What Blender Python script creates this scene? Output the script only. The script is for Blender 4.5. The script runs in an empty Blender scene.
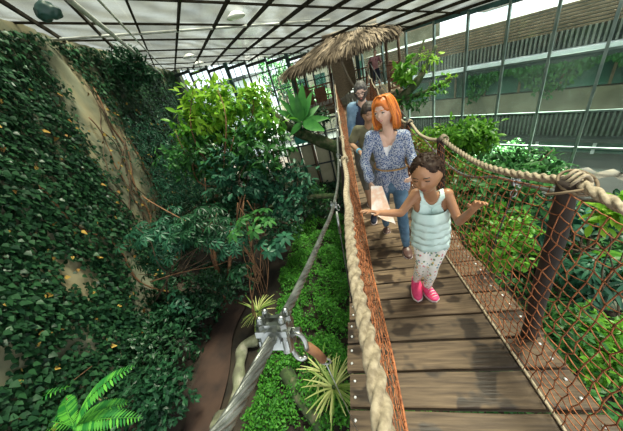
import bpy, bmesh, math, random
import numpy as np
from mathutils import Vector, Matrix
C = bpy.context.scene.collection
rng = np.random.default_rng(7)
random.seed(7)
V = lambda *a: np.array(a, float)
PI = math.pi
EYE = V(0, 0, 5.6)                       # camera stands 5.6 m above the planted ground
F, CX, CY = 242.0, 311.5, 215.5          # a 14 mm lens on a full-frame sensor, in pixels of 623x431

def unit(v):
    v = np.asarray(v, float); return v/(np.linalg.norm(v)+1e-12)
_d = unit(V(431-CX, 607-CY, F)); _b = V(340-CX, 56-CY, F); _b = unit(_b-_d*_b.dot(_d)); _u = -_d
RW = np.array([np.cross(_b, _u), _b, _u])  # camera axes (x right, y down, z forward) -> world
def ray(x, y): return RW @ V((x-CX)/F, (y-CY)/F, 1.0)
def at(x, y, Y):                          # the point at distance Y along the bridge seen at a pixel
    r = ray(x, y); return EYE + r*(Y/r[1])
def atz(x, y, z):                         # the point at world height z
    r = ray(x, y); return EYE + r*((z-EYE[2])/r[2])
def depth(p): return float((RW.T @ (np.asarray(p)-EYE))[2])
def sstep(a, b, x):
    t = np.clip((np.asarray(x, float)-a)/(b-a), 0, 1); return t*t*(3-2*t)
def wob(p, s=1.0, seed=0.0):              # cheap smooth noise in -1..1
    p = np.asarray(p, float)*s; x, y, z = p[..., 0]+seed*1.7, p[..., 1]-seed*2.3, p[..., 2]+seed*.9
    return (np.sin(1.7*x+1.3*np.sin(2.1*y+z))+np.sin(2.3*y+1.7*np.sin(1.9*z-x)+2)+np.sin(2.9*z+1.1*np.sin(2.7*x+y)+4))/3

# ------------------------------------------------------------------ materials
def nodes(name):
    m = bpy.data.materials.new(name); m.use_nodes = True
    nt = m.node_tree; nt.nodes.clear()
    return m, nt, nt.nodes.new, nt.links.new
def rgba(c): return (c[0], c[1], c[2], 1)
def pm(name, c1, c2=None, scale=5, rough=.6, bump=0, metal=0, island=0, transl=0, stretch=(1, 1, 1), lo=.35, hi=.65, spec=.5, detail=4, c3=None, dist=.01, sheen=0):
    m, nt, N, L = nodes(name)
    out = N('ShaderNodeOutputMaterial'); p = N('ShaderNodeBsdfPrincipled')
    p.inputs['Roughness'].default_value = rough; p.inputs['Metallic'].default_value = metal
    p.inputs['Specular IOR Level'].default_value = spec
    if sheen: p.inputs['Sheen Weight'].default_value = sheen
    c2 = c2 or c1
    tc = N('ShaderNodeTexCoord'); mp = N('ShaderNodeMapping'); mp.inputs['Scale'].default_value = stretch
    nz = N('ShaderNodeTexNoise'); nz.inputs['Scale'].default_value = scale; nz.inputs['Detail'].default_value = detail
    L(tc.outputs['Object'], mp.inputs['Vector']); L(mp.outputs[0], nz.inputs['Vector'])
    rp = N('ShaderNodeValToRGB'); rp.color_ramp.elements[0].position = lo; rp.color_ramp.elements[1].position = hi
    rp.color_ramp.elements[0].color = rgba(c1); rp.color_ramp.elements[1].color = rgba(c2)
    if c3:
        e = rp.color_ramp.elements.new((lo+hi)/2); e.color = rgba(c3)
    src = nz.outputs['Fac']
    if island:
        g = N('ShaderNodeNewGeometry'); mx = N('ShaderNodeMath'); mx.operation = 'MULTIPLY_ADD'
        mx.inputs[1].default_value = island; L(g.outputs['Random Per Island'], mx.inputs[0])
        m2 = N('ShaderNodeMath'); m2.operation = 'MULTIPLY'; m2.inputs[1].default_value = 1-island
        L(nz.outputs['Fac'], m2.inputs[0]); L(m2.outputs[0], mx.inputs[2]); src = mx.outputs[0]
    L(src, rp.inputs['Fac']); L(rp.outputs[0], p.inputs['Base Color'])
    if bump:
        b = N('ShaderNodeBump'); b.inputs['Strength'].default_value = bump; b.inputs['Distance'].default_value = dist
        L(nz.outputs['Fac'], b.inputs['Height']); L(b.outputs[0], p.inputs['Normal'])
    if transl:
        t = N('ShaderNodeBsdfTranslucent'); L(rp.outputs[0], t.inputs['Color'])
        mix = N('ShaderNodeMixShader'); mix.inputs[0].default_value = transl
        L(p.outputs[0], mix.inputs[1]); L(t.outputs[0], mix.inputs[2]); L(mix.outputs[0], out.inputs[0])
    else: L(p.outputs[0], out.inputs[0])
    return m
def glass(name, tint, body, lo, hi, scale=1.2, gl=.08, rough=.08, tint2=None):
    """thin pane: clear part tinted, grime part diffuse/translucent, plus a little mirror"""
    m, nt, N, L = nodes(name); out = N('ShaderNodeOutputMaterial')
    tr = N('ShaderNodeBsdfTransparent'); tr.inputs[0].default_value = rgba(tint)
    df = N('ShaderNodeBsdfDiffuse'); df.inputs[0].default_value = rgba(body)
    tl = N('ShaderNodeBsdfTranslucent'); tl.inputs[0].default_value = rgba(body)
    m0 = N('ShaderNodeMixShader'); m0.inputs[0].default_value = .5; L(df.outputs[0], m0.inputs[1]); L(tl.outputs[0], m0.inputs[2])
    tc = N('ShaderNodeTexCoord'); nz = N('ShaderNodeTexNoise'); nz.inputs['Scale'].default_value = scale; nz.inputs['Detail'].default_value = 6
    L(tc.outputs['Object'], nz.inputs['Vector'])
    mr = N('ShaderNodeMapRange'); mr.inputs[1].default_value = .3; mr.inputs[2].default_value = .7; mr.inputs[3].default_value = lo; mr.inputs[4].default_value = hi
    L(nz.outputs['Fac'], mr.inputs[0])
    g = N('ShaderNodeNewGeometry'); ad = N('ShaderNodeMath'); ad.operation = 'MULTIPLY_ADD'; ad.inputs[1].default_value = (hi-lo)*.6; ad.use_clamp = True
    L(g.outputs['Random Per Island'], ad.inputs[0]); L(mr.outputs[0], ad.inputs[2])
    if tint2:   # panes of differing age, some nearly clear and some filmed over
        wn_ = N('ShaderNodeTexWave'); wn_.inputs['Scale'].default_value = .35; wn_.inputs['Distortion'].default_value = 9; wn_.inputs['Detail'].default_value = 4; L(tc.outputs['Object'], wn_.inputs['Vector'])
        pr = N('ShaderNodeMath'); pr.operation = 'MULTIPLY'; L(g.outputs['Random Per Island'], pr.inputs[0]); L(wn_.outputs['Fac'], pr.inputs[1])
        cr_ = N('ShaderNodeValToRGB'); cr_.color_ramp.elements[0].color = rgba(tint); cr_.color_ramp.elements[1].color = rgba(tint2); cr_.color_ramp.elements[1].position = .8
        L(pr.outputs[0], cr_.inputs[0]); L(cr_.outputs[0], tr.inputs[0])
    m1 = N('ShaderNodeMixShader'); L(ad.outputs[0], m1.inputs[0]); L(tr.outputs[0], m1.inputs[1]); L(m0.outputs[0], m1.inputs[2])
    go = N('ShaderNodeBsdfGlossy'); go.inputs['Roughness'].default_value = rough
    m2 = N('ShaderNodeMixShader'); m2.inputs[0].default_value = gl; L(m1.outputs[0], m2.inputs[1]); L(go.outputs[0], m2.inputs[2])
    L(m2.outputs[0], out.inputs[0]); return m
M = {}
M['soil'] = pm('soil', (.008, .006, .004), (.03, .021, .012), 3, .95, .6)
M['path'] = pm('path', (.018, .009, .006), (.042, .021, .013), 2.5, .9, .5)
M['wall'] = pm('wall_plaster', (.10, .105, .065), (.36, .30, .17), 1.3, .9, .7, stretch=(1, 1, .4), lo=.3, hi=.7, c3=(.20, .205, .135), dist=.04)
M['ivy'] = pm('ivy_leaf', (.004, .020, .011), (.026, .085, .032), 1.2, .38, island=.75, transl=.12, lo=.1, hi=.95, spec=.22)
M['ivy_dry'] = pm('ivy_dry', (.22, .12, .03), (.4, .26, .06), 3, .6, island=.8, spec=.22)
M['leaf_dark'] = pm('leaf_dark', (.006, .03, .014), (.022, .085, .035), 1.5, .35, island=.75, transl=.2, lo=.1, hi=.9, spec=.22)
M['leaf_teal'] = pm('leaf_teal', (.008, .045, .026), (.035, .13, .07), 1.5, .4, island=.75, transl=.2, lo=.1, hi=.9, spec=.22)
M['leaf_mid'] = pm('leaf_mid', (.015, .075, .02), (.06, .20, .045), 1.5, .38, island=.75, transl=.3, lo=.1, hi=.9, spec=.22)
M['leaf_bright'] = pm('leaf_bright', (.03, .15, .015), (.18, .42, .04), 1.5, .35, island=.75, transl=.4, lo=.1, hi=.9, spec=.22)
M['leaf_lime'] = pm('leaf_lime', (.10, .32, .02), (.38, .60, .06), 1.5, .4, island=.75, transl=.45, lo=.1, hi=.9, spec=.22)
M['leaf_cover'] = pm('leaf_cover', (.012, .09, .010), (.075, .27, .025), 1.2, .5, island=.7, transl=.3, lo=.1, hi=.9, spec=.22)
M['fern'] = pm('fern_leaf', (.02, .17, .03), (.12, .42, .05), 2, .45, island=.5, transl=.35, spec=.22)
M['nest'] = pm('nest_fern_leaf', (.02, .13, .03), (.07, .27, .05), 4, .4, .3, island=.4, transl=.2, spec=.3)
M['blade'] = pm('spider_blade', (.16, .26, .05), (.50, .52, .20), 2, .45, island=.8, transl=.25, spec=.22)
M['bark'] = pm('bark', (.035, .022, .012), (.12, .08, .045), 8, .9, .8, stretch=(1, 1, .3))
M['bark_red'] = pm('bark_red', (.10, .045, .02), (.22, .11, .05), 8, .85, .6, stretch=(1, 1, .3))
M['moss'] = pm('moss_bark', (.02, .035, .012), (.11, .10, .06), 6, .95, 1, c3=(.04, .07, .02))
M['stone'] = pm('stone', (.09, .09, .06), (.26, .25, .19), 4, .85, .7, c3=(.14, .15, .09))
M['net'] = pm('net_cord', (.16, .048, .018), (.40, .14, .05), 30, .75, .5)
M['rope'] = pm('hemp_rope', (.19, .15, .10), (.38, .315, .225), 60, .85, .7, stretch=(1, 1, 1), dist=.003)
M['steel'] = pm('steel', (.20, .21, .20), (.42, .44, .42), 25, .34, .15, metal=.9)
M['chrome'] = pm('zinc_clamp', (.17, .185, .18), (.36, .38, .36), 12, .30, .3, metal=1)
M['bolt'] = pm('bolt_metal', (.7, .72, .72), (.85, .86, .86), 10, .3, metal=.6)
M['iron'] = pm('iron', (.02, .022, .022), (.06, .06, .055), 10, .5, metal=.5)
M['post'] = pm('post_wood', (.010, .006, .004), (.034, .019, .011), 9, .8, .6, stretch=(1, 1, .2))
M['beam'] = pm('dark_beam', (.012, .010, .007), (.04, .033, .02), 4, .9, .1, spec=.1)
M['frame'] = pm('teal_frame', (.015, .05, .045), (.04, .10, .09), 2, .45)
M['frame_light'] = pm('pale_frame', (.13, .19, .17), (.30, .37, .33), 2, .35, metal=.5)
M['frame_dark'] = pm('dark_frame', (.012, .018, .018), (.03, .04, .04), 2, .45)
M['pipe'] = pm('pipe_grey', (.35, .36, .33), (.52, .53, .49), 4, .45)
M['roof_glass'] = glass('roof_glass', (.098, .104, .092), (.034, .038, .033), .05, .55, 1.5, .10, .12, (.36, .39, .36))
M['wall_glass'] = glass('wall_glass', (.74, .88, .84), (.20, .28, .25), .0, .06, .8, .05, .03)
M['far_glass'] = glass('far_glass', (.85, .95, .96), (.4, .5, .5), .0, .12, .8, .05, .05)
M['thatch'] = pm('thatch', (.055, .04, .027), (.24, .18, .12), 5, .95, .5, island=.8, lo=.1, hi=.9)
M['thatch_core'] = pm('thatch_core', (.06, .045, .03), (.16, .12, .08), 8, .95, .6)
M['hut_wood'] = pm('hut_wood', (.06, .035, .02), (.17, .10, .06), 6, .8, .4, stretch=(1, 1, .3))
M['hut_red'] = pm('hut_red', (.14, .055, .03), (.24, .11, .06), 6, .75, .3, stretch=(1, 1, .3))
M['mat'] = pm('woven_mat', (.20, .15, .09), (.38, .30, .19), 30, .9, .5, stretch=(.3, .3, 3))
M['tan_panel'] = pm('tan_panel', (.36, .33, .22), (.46, .42, .29), 2, .8)
M['teal_panel'] = pm('teal_panel', (.03, .25, .20), (.06, .33, .27), 2, .6)
M['white'] = pm('white_paint', (.7, .72, .7), (.8, .82, .8), 3, .5)
M['concrete'] = pm('facade_concrete', (.14, .125, .08), (.24, .21, .14), 1.5, .85, .1)
M['slat_brown'] = pm('slat_brown', (.11, .075, .04), (.19, .13, .075), 3, .7)
M['slat_grey'] = pm('slat_grey', (.10, .105, .085), (.17, .175, .14), 3, .6)
M['slat_green'] = pm('slat_green', (.05, .07, .055), (.11, .135, .105), 3, .6)
M['bld_glass'] = pm('building_glass', (.01, .05, .04), (.05, .13, .10), .6, .08, c3=(.03, .085, .065))
M['bld_dark'] = pm('building_dark', (.012, .02, .018), (.03, .04, .035), 1, .6)
M['pave'] = pm('courtyard_pave', (.010, .016, .012), (.025, .032, .026), 1, .85)
def plank_mat():
    m, nt, N, L = nodes('deck_plank'); out = N('ShaderNodeOutputMaterial'); p = N('ShaderNodeBsdfPrincipled')
    tc = N('ShaderNodeTexCoord'); oi = N('ShaderNodeObjectInfo')
    add = N('ShaderNodeVectorMath'); add.operation = 'ADD'; cmb = N('ShaderNodeCombineXYZ')
    mu = N('ShaderNodeMath'); mu.operation = 'MULTIPLY'; mu.inputs[1].default_value = 37
    L(oi.outputs['Random'], mu.inputs[0])
    for i in range(3): L(mu.outputs[0], cmb.inputs[i])
    L(tc.outputs['Object'], add.inputs[0]); L(cmb.outputs[0], add.inputs[1])
    mp = N('ShaderNodeMapping'); mp.inputs['Scale'].default_value = (1.2, 14, 8); L(add.outputs[0], mp.inputs[0])
    g = N('ShaderNodeTexNoise'); g.inputs['Scale'].default_value = 4; g.inputs['Detail'].default_value = 6; L(mp.outputs[0], g.inputs[0])
    r1 = N('ShaderNodeValToRGB'); r1.color_ramp.elements[0].position = .3; r1.color_ramp.elements[1].position = .72
    r1.color_ramp.elements[0].color = (.065, .038, .021, 1); r1.color_ramp.elements[1].color = (.215, .145, .085, 1)
    L(g.outputs['Fac'], r1.inputs[0])
    w = N('ShaderNodeTexNoise'); w.inputs['Scale'].default_value = 5.5; w.inputs['Detail'].default_value = 2; L(add.outputs[0], w.inputs[0])
    r2 = N('ShaderNodeValToRGB'); r2.color_ramp.elements[0].position = .54; r2.color_ramp.elements[1].position = .60
    L(w.outputs['Fac'], r2.inputs[0])
    dk = N('ShaderNodeMix'); dk.data_type = 'RGBA'; dk.blend_type = 'MULTIPLY'; dk.inputs[7].default_value = (.26, .22, .19, 1)
    L(r2.outputs[0], dk.inputs[0]); L(r1.outputs[0], dk.inputs[6])
    hv = N('ShaderNodeHueSaturation'); mr = N('ShaderNodeMapRange'); mr.inputs[3].default_value = .55; mr.inputs[4].default_value = 1.25
    L(oi.outputs['Random'], mr.inputs[0]); L(mr.outputs[0], hv.inputs['Value']); L(dk.outputs[2], hv.inputs['Color'])
    L(hv.outputs[0], p.inputs['Base Color'])
    rr = N('ShaderNodeMapRange'); rr.inputs[3].default_value = .7; rr.inputs[4].default_value = .45; L(r2.outputs[0], rr.inputs[0]); L(rr.outputs[0], p.inputs['Roughness'])
    b = N('ShaderNodeBump'); b.inputs['Strength'].default_value = .5; b.inputs['Distance'].default_value = .004; L(g.outputs['Fac'], b.inputs['Height']); L(b.outputs[0], p.inputs['Normal'])
    L(p.outputs[0], out.inputs[0]); return m
M['plank'] = plank_mat()
def print_mat(name, base, cols, scale, thr, rough=.8):
    """cloth with a scattered small print (voronoi dots)"""
    m, nt, N, L = nodes(name); out = N('ShaderNodeOutputMaterial'); p = N('ShaderNodeBsdfPrincipled'); p.inputs['Roughness'].default_value = rough
    tc = N('ShaderNodeTexCoord'); v = N('ShaderNodeTexVoronoi'); v.inputs['Scale'].default_value = scale; L(tc.outputs['Object'], v.inputs[0])
    cr = N('ShaderNodeValToRGB'); cr.color_ramp.interpolation = 'CONSTANT'
    cr.color_ramp.elements[0].color = rgba(cols[0]); cr.color_ramp.elements[1].color = rgba(cols[-1]); cr.color_ramp.elements[1].position = .7
    for i, c in enumerate(cols[1:-1]):
        e = cr.color_ramp.elements.new(.3+.2*i); e.color = rgba(c)
    L(v.outputs['Color'], cr.inputs[0])
    lt = N('ShaderNodeMath'); lt.operation = 'LESS_THAN'; lt.inputs[1].default_value = thr; L(v.outputs['Distance'], lt.inputs[0])
    mx = N('ShaderNodeMix'); mx.data_type = 'RGBA'; L(lt.outputs[0], mx.inputs[0]); mx.inputs[6].default_value = rgba(base); L(cr.outputs[0], mx.inputs[7])
    L(mx.outputs[2], p.inputs['Base Color']); L(p.outputs[0], out.inputs[0]); return m
M['skin'] = pm('skin_light', (.62, .39, .29), (.70, .46, .35), 6, .5)
M['skin_tan'] = pm('skin_brown', (.29, .14, .07), (.36, .18, .095), 6, .45)
M['skin_boy'] = pm('skin_tan', (.36, .20, .12), (.42, .24, .15), 6, .5)
M['lips'] = pm('lips', (.48, .11, .09), None, 5, .4); M['lips_dark'] = pm('lips_brown', (.22, .08, .055), None, 5, .4)
M['teeth'] = pm('teeth', (.8, .77, .72), None, 5, .35)
M['eye_white'] = pm('eye_white', (.7, .7, .68), None, 5, .3); M['eye_dark'] = pm('iris', (.02, .014, .01), None, 5, .2)
M['hair_orange'] = pm('hair_orange', (.36, .075, .008), (.82, .27, .04), 25, .45, island=.8, lo=.1, hi=.9)
M['hair_black'] = pm('hair_black', (.012, .008, .006), (.05, .032, .022), 40, .55, .8)
M['hair_curl'] = pm('hair_curl', (.008, .004, .003), (.05, .025, .013), 40, .6, .5, spec=.2, island=.7, lo=.1, hi=.9)
M['hair_grey'] = pm('hair_grey', (.03, .027, .025), (.13, .12, .11), 40, .6, .6)
M['beard'] = pm('beard', (.03, .022, .018), (.10, .08, .07), 50, .8, .6)
M['mint'] = pm('mint_cloth', (.56, .76, .72), (.66, .84, .80), 12, .8, .1)
M['denim'] = pm('denim', (.035, .085, .15), (.10, .19, .29), 9, .85, .3)
M['denim_light'] = pm('denim_light', (.11, .20, .30), (.20, .31, .42), 12, .85, .3)
M['navy'] = pm('navy_cloth', (.008, .012, .03), (.016, .022, .045), 9, .85)
M['olive'] = pm('olive_cloth', (.09, .085, .045), (.15, .14, .08), 9, .9, .2)
M['khaki'] = pm('khaki', (.10, .095, .08), (.14, .13, .11), 9, .9)
M['pink_shoe'] = pm('pink_shoe', (.68, .03, .14), (.80, .08, .22), 20, .6, .2); M['sole'] = pm('sole', (.72, .6, .6), None, 5, .6)
M['shoe_brown'] = pm('shoe_brown', (.07, .035, .03), (.13, .07, .06), 9, .4)
M['belt'] = pm('belt', (.34, .19, .06), (.42, .25, .09), 9, .5)
M['rose_cloth'] = print_mat('rose_check', (.42, .20, .21), [(.25, .1, .12), (.5, .3, .3), (.3, .12, .14)], 28, .45)
M['leggings'] = print_mat('floral_leggings', (.80, .79, .74), [(.16, .30, .34), (.62, .22, .25), (.18, .28, .16), (.68, .46, .12)], 44, .36)
M['blouse'] = print_mat('blouse_print', (.38, .41, .48), [(.03, .06, .17), (.05, .10, .24), (.04, .08, .20), (.08, .13, .28)], 85, .50)
M['paper'] = pm('map_paper', (.80, .70, .62), (.86, .78, .72), 9, .8, lo=.3, hi=.6, c3=(.78, .50, .36))
M['band'] = pm('wrist_band', (.12, .45, .7), None, 5, .5)
M['white_cloth'] = pm('white_cloth', (.8, .8, .8), None, 5, .8)
M['lamp'] = pm('lamp_white', (.85, .85, .82), None, 5, .4)
M['strap'] = pm('leather_strap', (.18, .08, .035), (.28, .13, .06), 12, .7)

# ------------------------------------------------------------------ mesh helpers
class MB:
    """collects vertices and faces of one mesh"""
    def __init__(s): s.v, s.f, s.n = [], [], 0
    def add(s, v, f):
        v = np.asarray(v, float).reshape(-1, 3); s.v.append(v)
        s.f.extend([tuple(int(i)+s.n for i in q) for q in f]); s.n += len(v); return s
    def box(s, c, size, rot=None):
        c = np.asarray(c, float); h = np.asarray(size, float)/2
        p = np.array([(x, y, z) for x in (-1, 1) for y in (-1, 1) for z in (-1, 1)])*h
        if rot is not None: p = p @ np.asarray(rot).T
        return s.add(p+c, [(0, 1, 3, 2), (4, 6, 7, 5), (0, 4, 5, 1), (2, 3, 7, 6), (0, 2, 6, 4), (1, 5, 7, 3)])
    def bar(s, a, b, w, h, up=(0, 0, 1)):   # rectangular bar from a to b
        a, b = np.asarray(a, float), np.asarray(b, float); y = unit(b-a); x = unit(np.cross(y, up)); z = np.cross(x, y)
        return s.box((a+b)/2, (w, np.linalg.norm(b-a), h), np.stack([x, y, z], 1))
    def tube(s, pts, r, n=8, cap=True, lobes=0, pitch=.1, amp=.2, squash=None):
        pts = np.asarray(pts, float); m = len(pts)
        r = np.broadcast_to(np.asarray(r, float), (m,))
        t = np.gradient(pts, axis=0); t /= np.linalg.norm(t, axis=1)[:, None]+1e-9
        up = V(0, 0, 1) if abs(t[0][2]) < .9 else V(1, 0, 0)
        x = unit(np.cross(t[0], up)); vs = []
        L = np.concatenate([[0], np.cumsum(np.linalg.norm(np.diff(pts, axis=0), axis=1))])
        th = np.arange(n)*2*PI/n
        for i in range(m):
            x = unit(x-t[i]*x.dot(t[i])); y = np.cross(t[i], x)
            rr = r[i]*np.ones(n)
            if lobes: rr = rr*(1-amp+amp*np.abs(np.cos(lobes/2*(th-2*PI*L[i]/pitch))))
            ring = pts[i]+np.outer(np.cos(th)*rr, x)+np.outer(np.sin(th)*rr, y)
            vs.append(ring)
        f = [(i*n+j, i*n+(j+1) % n, (i+1)*n+(j+1) % n, (i+1)*n+j) for i in range(m-1) for j in range(n)]
        if cap: f += [tuple(range(n-1, -1, -1)), tuple((m-1)*n+j for j in range(n))]
        return s.add(np.concatenate(vs), f)
    def cap(s, p0, p1, r0, r1, flat=None, k=1.0, n=14):   # rounded cone; flattened by k along the direction flat
        p0, p1 = np.asarray(p0, float), np.asarray(p1, float); d = p1-p0; L = np.linalg.norm(d)
        t = unit(d) if L > 1e-6 else V(0, 0, 1); x = unit(np.cross(t, V(0, 0, 1) if abs(t[2]) < .9 else V(1, 0, 0))); y = np.cross(t, x)
        rings = []
        for a in (-80, -50, -22): rings.append((-r0*math.sin(-math.radians(a)), r0*math.cos(math.radians(a))))
        for q in (0, .33, .66, 1): rings.append((L*q, r0+(r1-r0)*q))
        for a in (22, 50, 80): rings.append((L+r1*math.sin(math.radians(a)), r1*math.cos(math.radians(a))))
        th = np.arange(n)*2*PI/n; off = np.concatenate([np.outer(np.cos(th), x)*r+np.outer(np.sin(th), y)*r for h, r in rings])
        if flat is not None:
            fl = unit(flat); off = off-np.outer(off @ fl, fl)*(1-k)
        cen = np.concatenate([np.tile(p0+t*h, (n, 1)) for h, r in rings]); m = len(rings)
        f = [(i*n+j, i*n+(j+1) % n, (i+1)*n+(j+1) % n, (i+1)*n+j) for i in range(m-1) for j in range(n)]
        f += [tuple(range(n-1, -1, -1)), tuple((m-1)*n+j for j in range(n))]
        return s.add(cen+off, f)
    def ball(s, c, r, seg=12, rot=None, noise=0, seed=0):
        r = np.broadcast_to(np.asarray(r, float), (3,)); m = seg//2+1
        ph = np.linspace(.02, PI-.02, m); th = np.arange(seg)*2*PI/seg
        p = np.array([(math.sin(a)*math.cos(b), math.sin(a)*math.sin(b), math.cos(a)) for a in ph for b in th])
        if noise: p = p*(1+noise*wob(p, 2.2, seed))[:, None]
        p = p*r
        if rot is not None: p = p @ np.asarray(rot).T
        f = [(i*seg+j, (i+1)*seg+j, (i+1)*seg+(j+1) % seg, i*seg+(j+1) % seg) for i in range(m-1) for j in range(seg)]
        f += [tuple(range(seg)), tuple((m-1)*seg+j for j in range(seg-1, -1, -1))]
        return s.add(p+np.asarray(c, float), f)
    def ringed(s, rings):                   # loft through equal-length rings of points, capped
        n = len(rings[0]); m = len(rings)
        f = [(i*n+j, i*n+(j+1) % n, (i+1)*n+(j+1) % n, (i+1)*n+j) for i in range(m-1) for j in range(n)]
        f += [tuple(range(n-1, -1, -1)), tuple((m-1)*n+j for j in range(n))]
        return s.add(np.concatenate(rings), f)
    def verts(s): return np.concatenate(s.v) if s.v else np.zeros((0, 3))

def origin(parent):
    o = np.zeros(3)
    while parent is not None: o += np.array(parent.location); parent = parent.parent
    return o
def link(name, me, m, parent, loc=None):
    o = bpy.data.objects.new(name, me); C.objects.link(o)
    if m: me.materials.append(m)
    if parent is not None: o.parent = parent
    return o
def build(mb, name, m, parent=None, smooth=True, at0=None):
    """link the collected mesh as one object; its origin sits at the middle of its foot (or at0)"""
    v = mb.verts(); o0 = origin(parent)
    base = np.asarray(at0, float) if at0 is not None else (V(v[:, 0].mean(), v[:, 1].mean(), v[:, 2].min()))
    me = bpy.data.meshes.new(name); me.from_pydata((v-base).tolist(), [], mb.f); me.update()
    if smooth: me.polygons.foreach_set('use_smooth', [True]*len(me.polygons))
    o = link(name, me, m, parent); o.location = base-o0; return o
def build_np(v, q, name, m, parent=None, base=None, smooth=True):
    """fast path for many quads: v (n,3), q (k,4)"""
    o0 = origin(parent)
    if base is None: base = V(v[:, 0].mean(), v[:, 1].mean(), v[:, 2].min())
    me = bpy.data.meshes.new(name); me.vertices.add(len(v)); me.vertices.foreach_set('co', (v-base).astype(np.float32).ravel())
    me.loops.add(q.size); me.loops.foreach_set('vertex_index', q.astype(np.int32).ravel())
    me.polygons.add(len(q)); me.polygons.foreach_set('loop_start', np.arange(0, q.size, 4, dtype=np.int32))
    me.polygons.foreach_set('use_smooth', np.full(len(q), smooth)); me.update(); me.validate()
    o = link(name, me, m, parent); o.location = base-o0; return o
def tag(o, label=None, cat=None, group=None, kind=None):
    if label: o['label'] = label
    if cat: o['category'] = cat
    if group: o['group'] = group
    if kind: o['kind'] = kind
    return o
def thing(name, label, cat, loc=(0, 0, 0), group=None):
    o = bpy.data.objects.new(name, None); C.objects.link(o); o.location = loc; o.empty_display_size = .1
    return tag(o, label, cat, group)
def struct(o): return tag(o, kind='structure')
def remesh(mb, voxel, smooth=4, fac=.5):
    """fuse overlapping closed pieces into one continuous skin"""
    me = bpy.data.meshes.new('tmp'); v = mb.verts(); me.from_pydata(v.tolist(), [], mb.f); me.update()
    o = bpy.data.objects.new('tmp', me); C.objects.link(o)
    r = o.modifiers.new('r', 'REMESH'); r.mode = 'VOXEL'; r.voxel_size = voxel
    if smooth:
        s = o.modifiers.new('s', 'SMOOTH'); s.factor = fac; s.iterations = smooth
    dg = bpy.context.evaluated_depsgraph_get(); e = o.evaluated_get(dg); m2 = e.to_mesh()
    nv = np.empty(len(m2.vertices)*3, np.float32); m2.vertices.foreach_get('co', nv)
    fs = [tuple(p.vertices) for p in m2.polygons]; e.to_mesh_clear()
    bpy.data.objects.remove(o); bpy.data.meshes.remove(me)
    out = MB(); out.add(nv.reshape(-1, 3), fs); return out
def smooth_path(pts, n):
    pts = np.asarray(pts, float); k = len(pts); t = np.linspace(0, k-1, n); out = []
    for q in t:
        i = min(int(q), k-2); u = q-i
        p0, p1, p2, p3 = pts[max(i-1, 0)], pts[i], pts[i+1], pts[min(i+2, k-1)]
        out.append(.5*((2*p1)+(p2-p0)*u+(2*p0-5*p1+4*p2-p3)*u*u+(3*p1-p0-3*p2+p3)*u**3))
    return np.array(out)

# ------------------------------------------------------------------ leaves
def leaf_ovate(w=.42, rows=4, fold=.12, droop=.15, pw=.9):
    t = np.linspace(0.03, .985, rows); v, q = [], []
    for i, a in enumerate(t):
        ww = w*math.sin(PI*a**pw)*.5+.012; z = -droop*a*a
        v += [(-ww, a, z+fold*ww*2), (0, a, z), (ww, a, z+fold*ww*2)]
    for i in range(rows-1):
        b = i*3; q += [(b, b+1, b+4, b+3), (b+1, b+2, b+5, b+4)]
    return np.array(v), np.array(q)
def leaf_ivy():
    v = np.array([(-.12, .02, .03), (0, 0, 0), (.12, .02, .03), (-.46, .22, .02), (0, .3, -.02), (.46, .22, .02), (-.30, .55, 0), (0, .62, -.05), (.30, .55, 0), (-.05, 1, -.12), (0, 1.02, -.13), (.05, 1, -.12)])
    q = np.array([(0, 1, 4, 3), (1, 2, 5, 4), (3, 4, 7, 6), (4, 5, 8, 7), (6, 7, 10, 9), (7, 8, 11, 10)]); return v, q
OV, OV3, SLIM, IVY = leaf_ovate(), leaf_ovate(.5, 3), leaf_ovate(.24, 4, droop=.25), leaf_ivy()
BLADE = leaf_ovate(.048, 7, .1, .6, .6)
def scatter(proto, pos, axis, normal, size):
    pv, pq = proto; n = len(pos)
    a = axis/(np.linalg.norm(axis, axis=1)[:, None]+1e-9); x = np.cross(a, normal); x /= np.linalg.norm(x, axis=1)[:, None]+1e-9; z = np.cross(x, a)
    s = np.broadcast_to(size, (n,))[:, None, None]
    v = pos[:, None, :]+s*(pv[None, :, 0, None]*x[:, None, :]+pv[None, :, 1, None]*a[:, None, :]+pv[None, :, 2, None]*z[:, None, :])
    q = pq[None]+(np.arange(n)*len(pv))[:, None, None]
    return v.reshape(-1, 3), q.reshape(-1, 4)
def rand_dirs(n):
    d = rng.normal(size=(n, 3)); return d/np.linalg.norm(d, axis=1)[:, None]
def merge(parts):
    vs, qs, n = [], [], 0
    for v, q in parts: vs.append(v); qs.append(q+n); n += len(v)
    return np.concatenate(vs), np.concatenate(qs)
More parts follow.
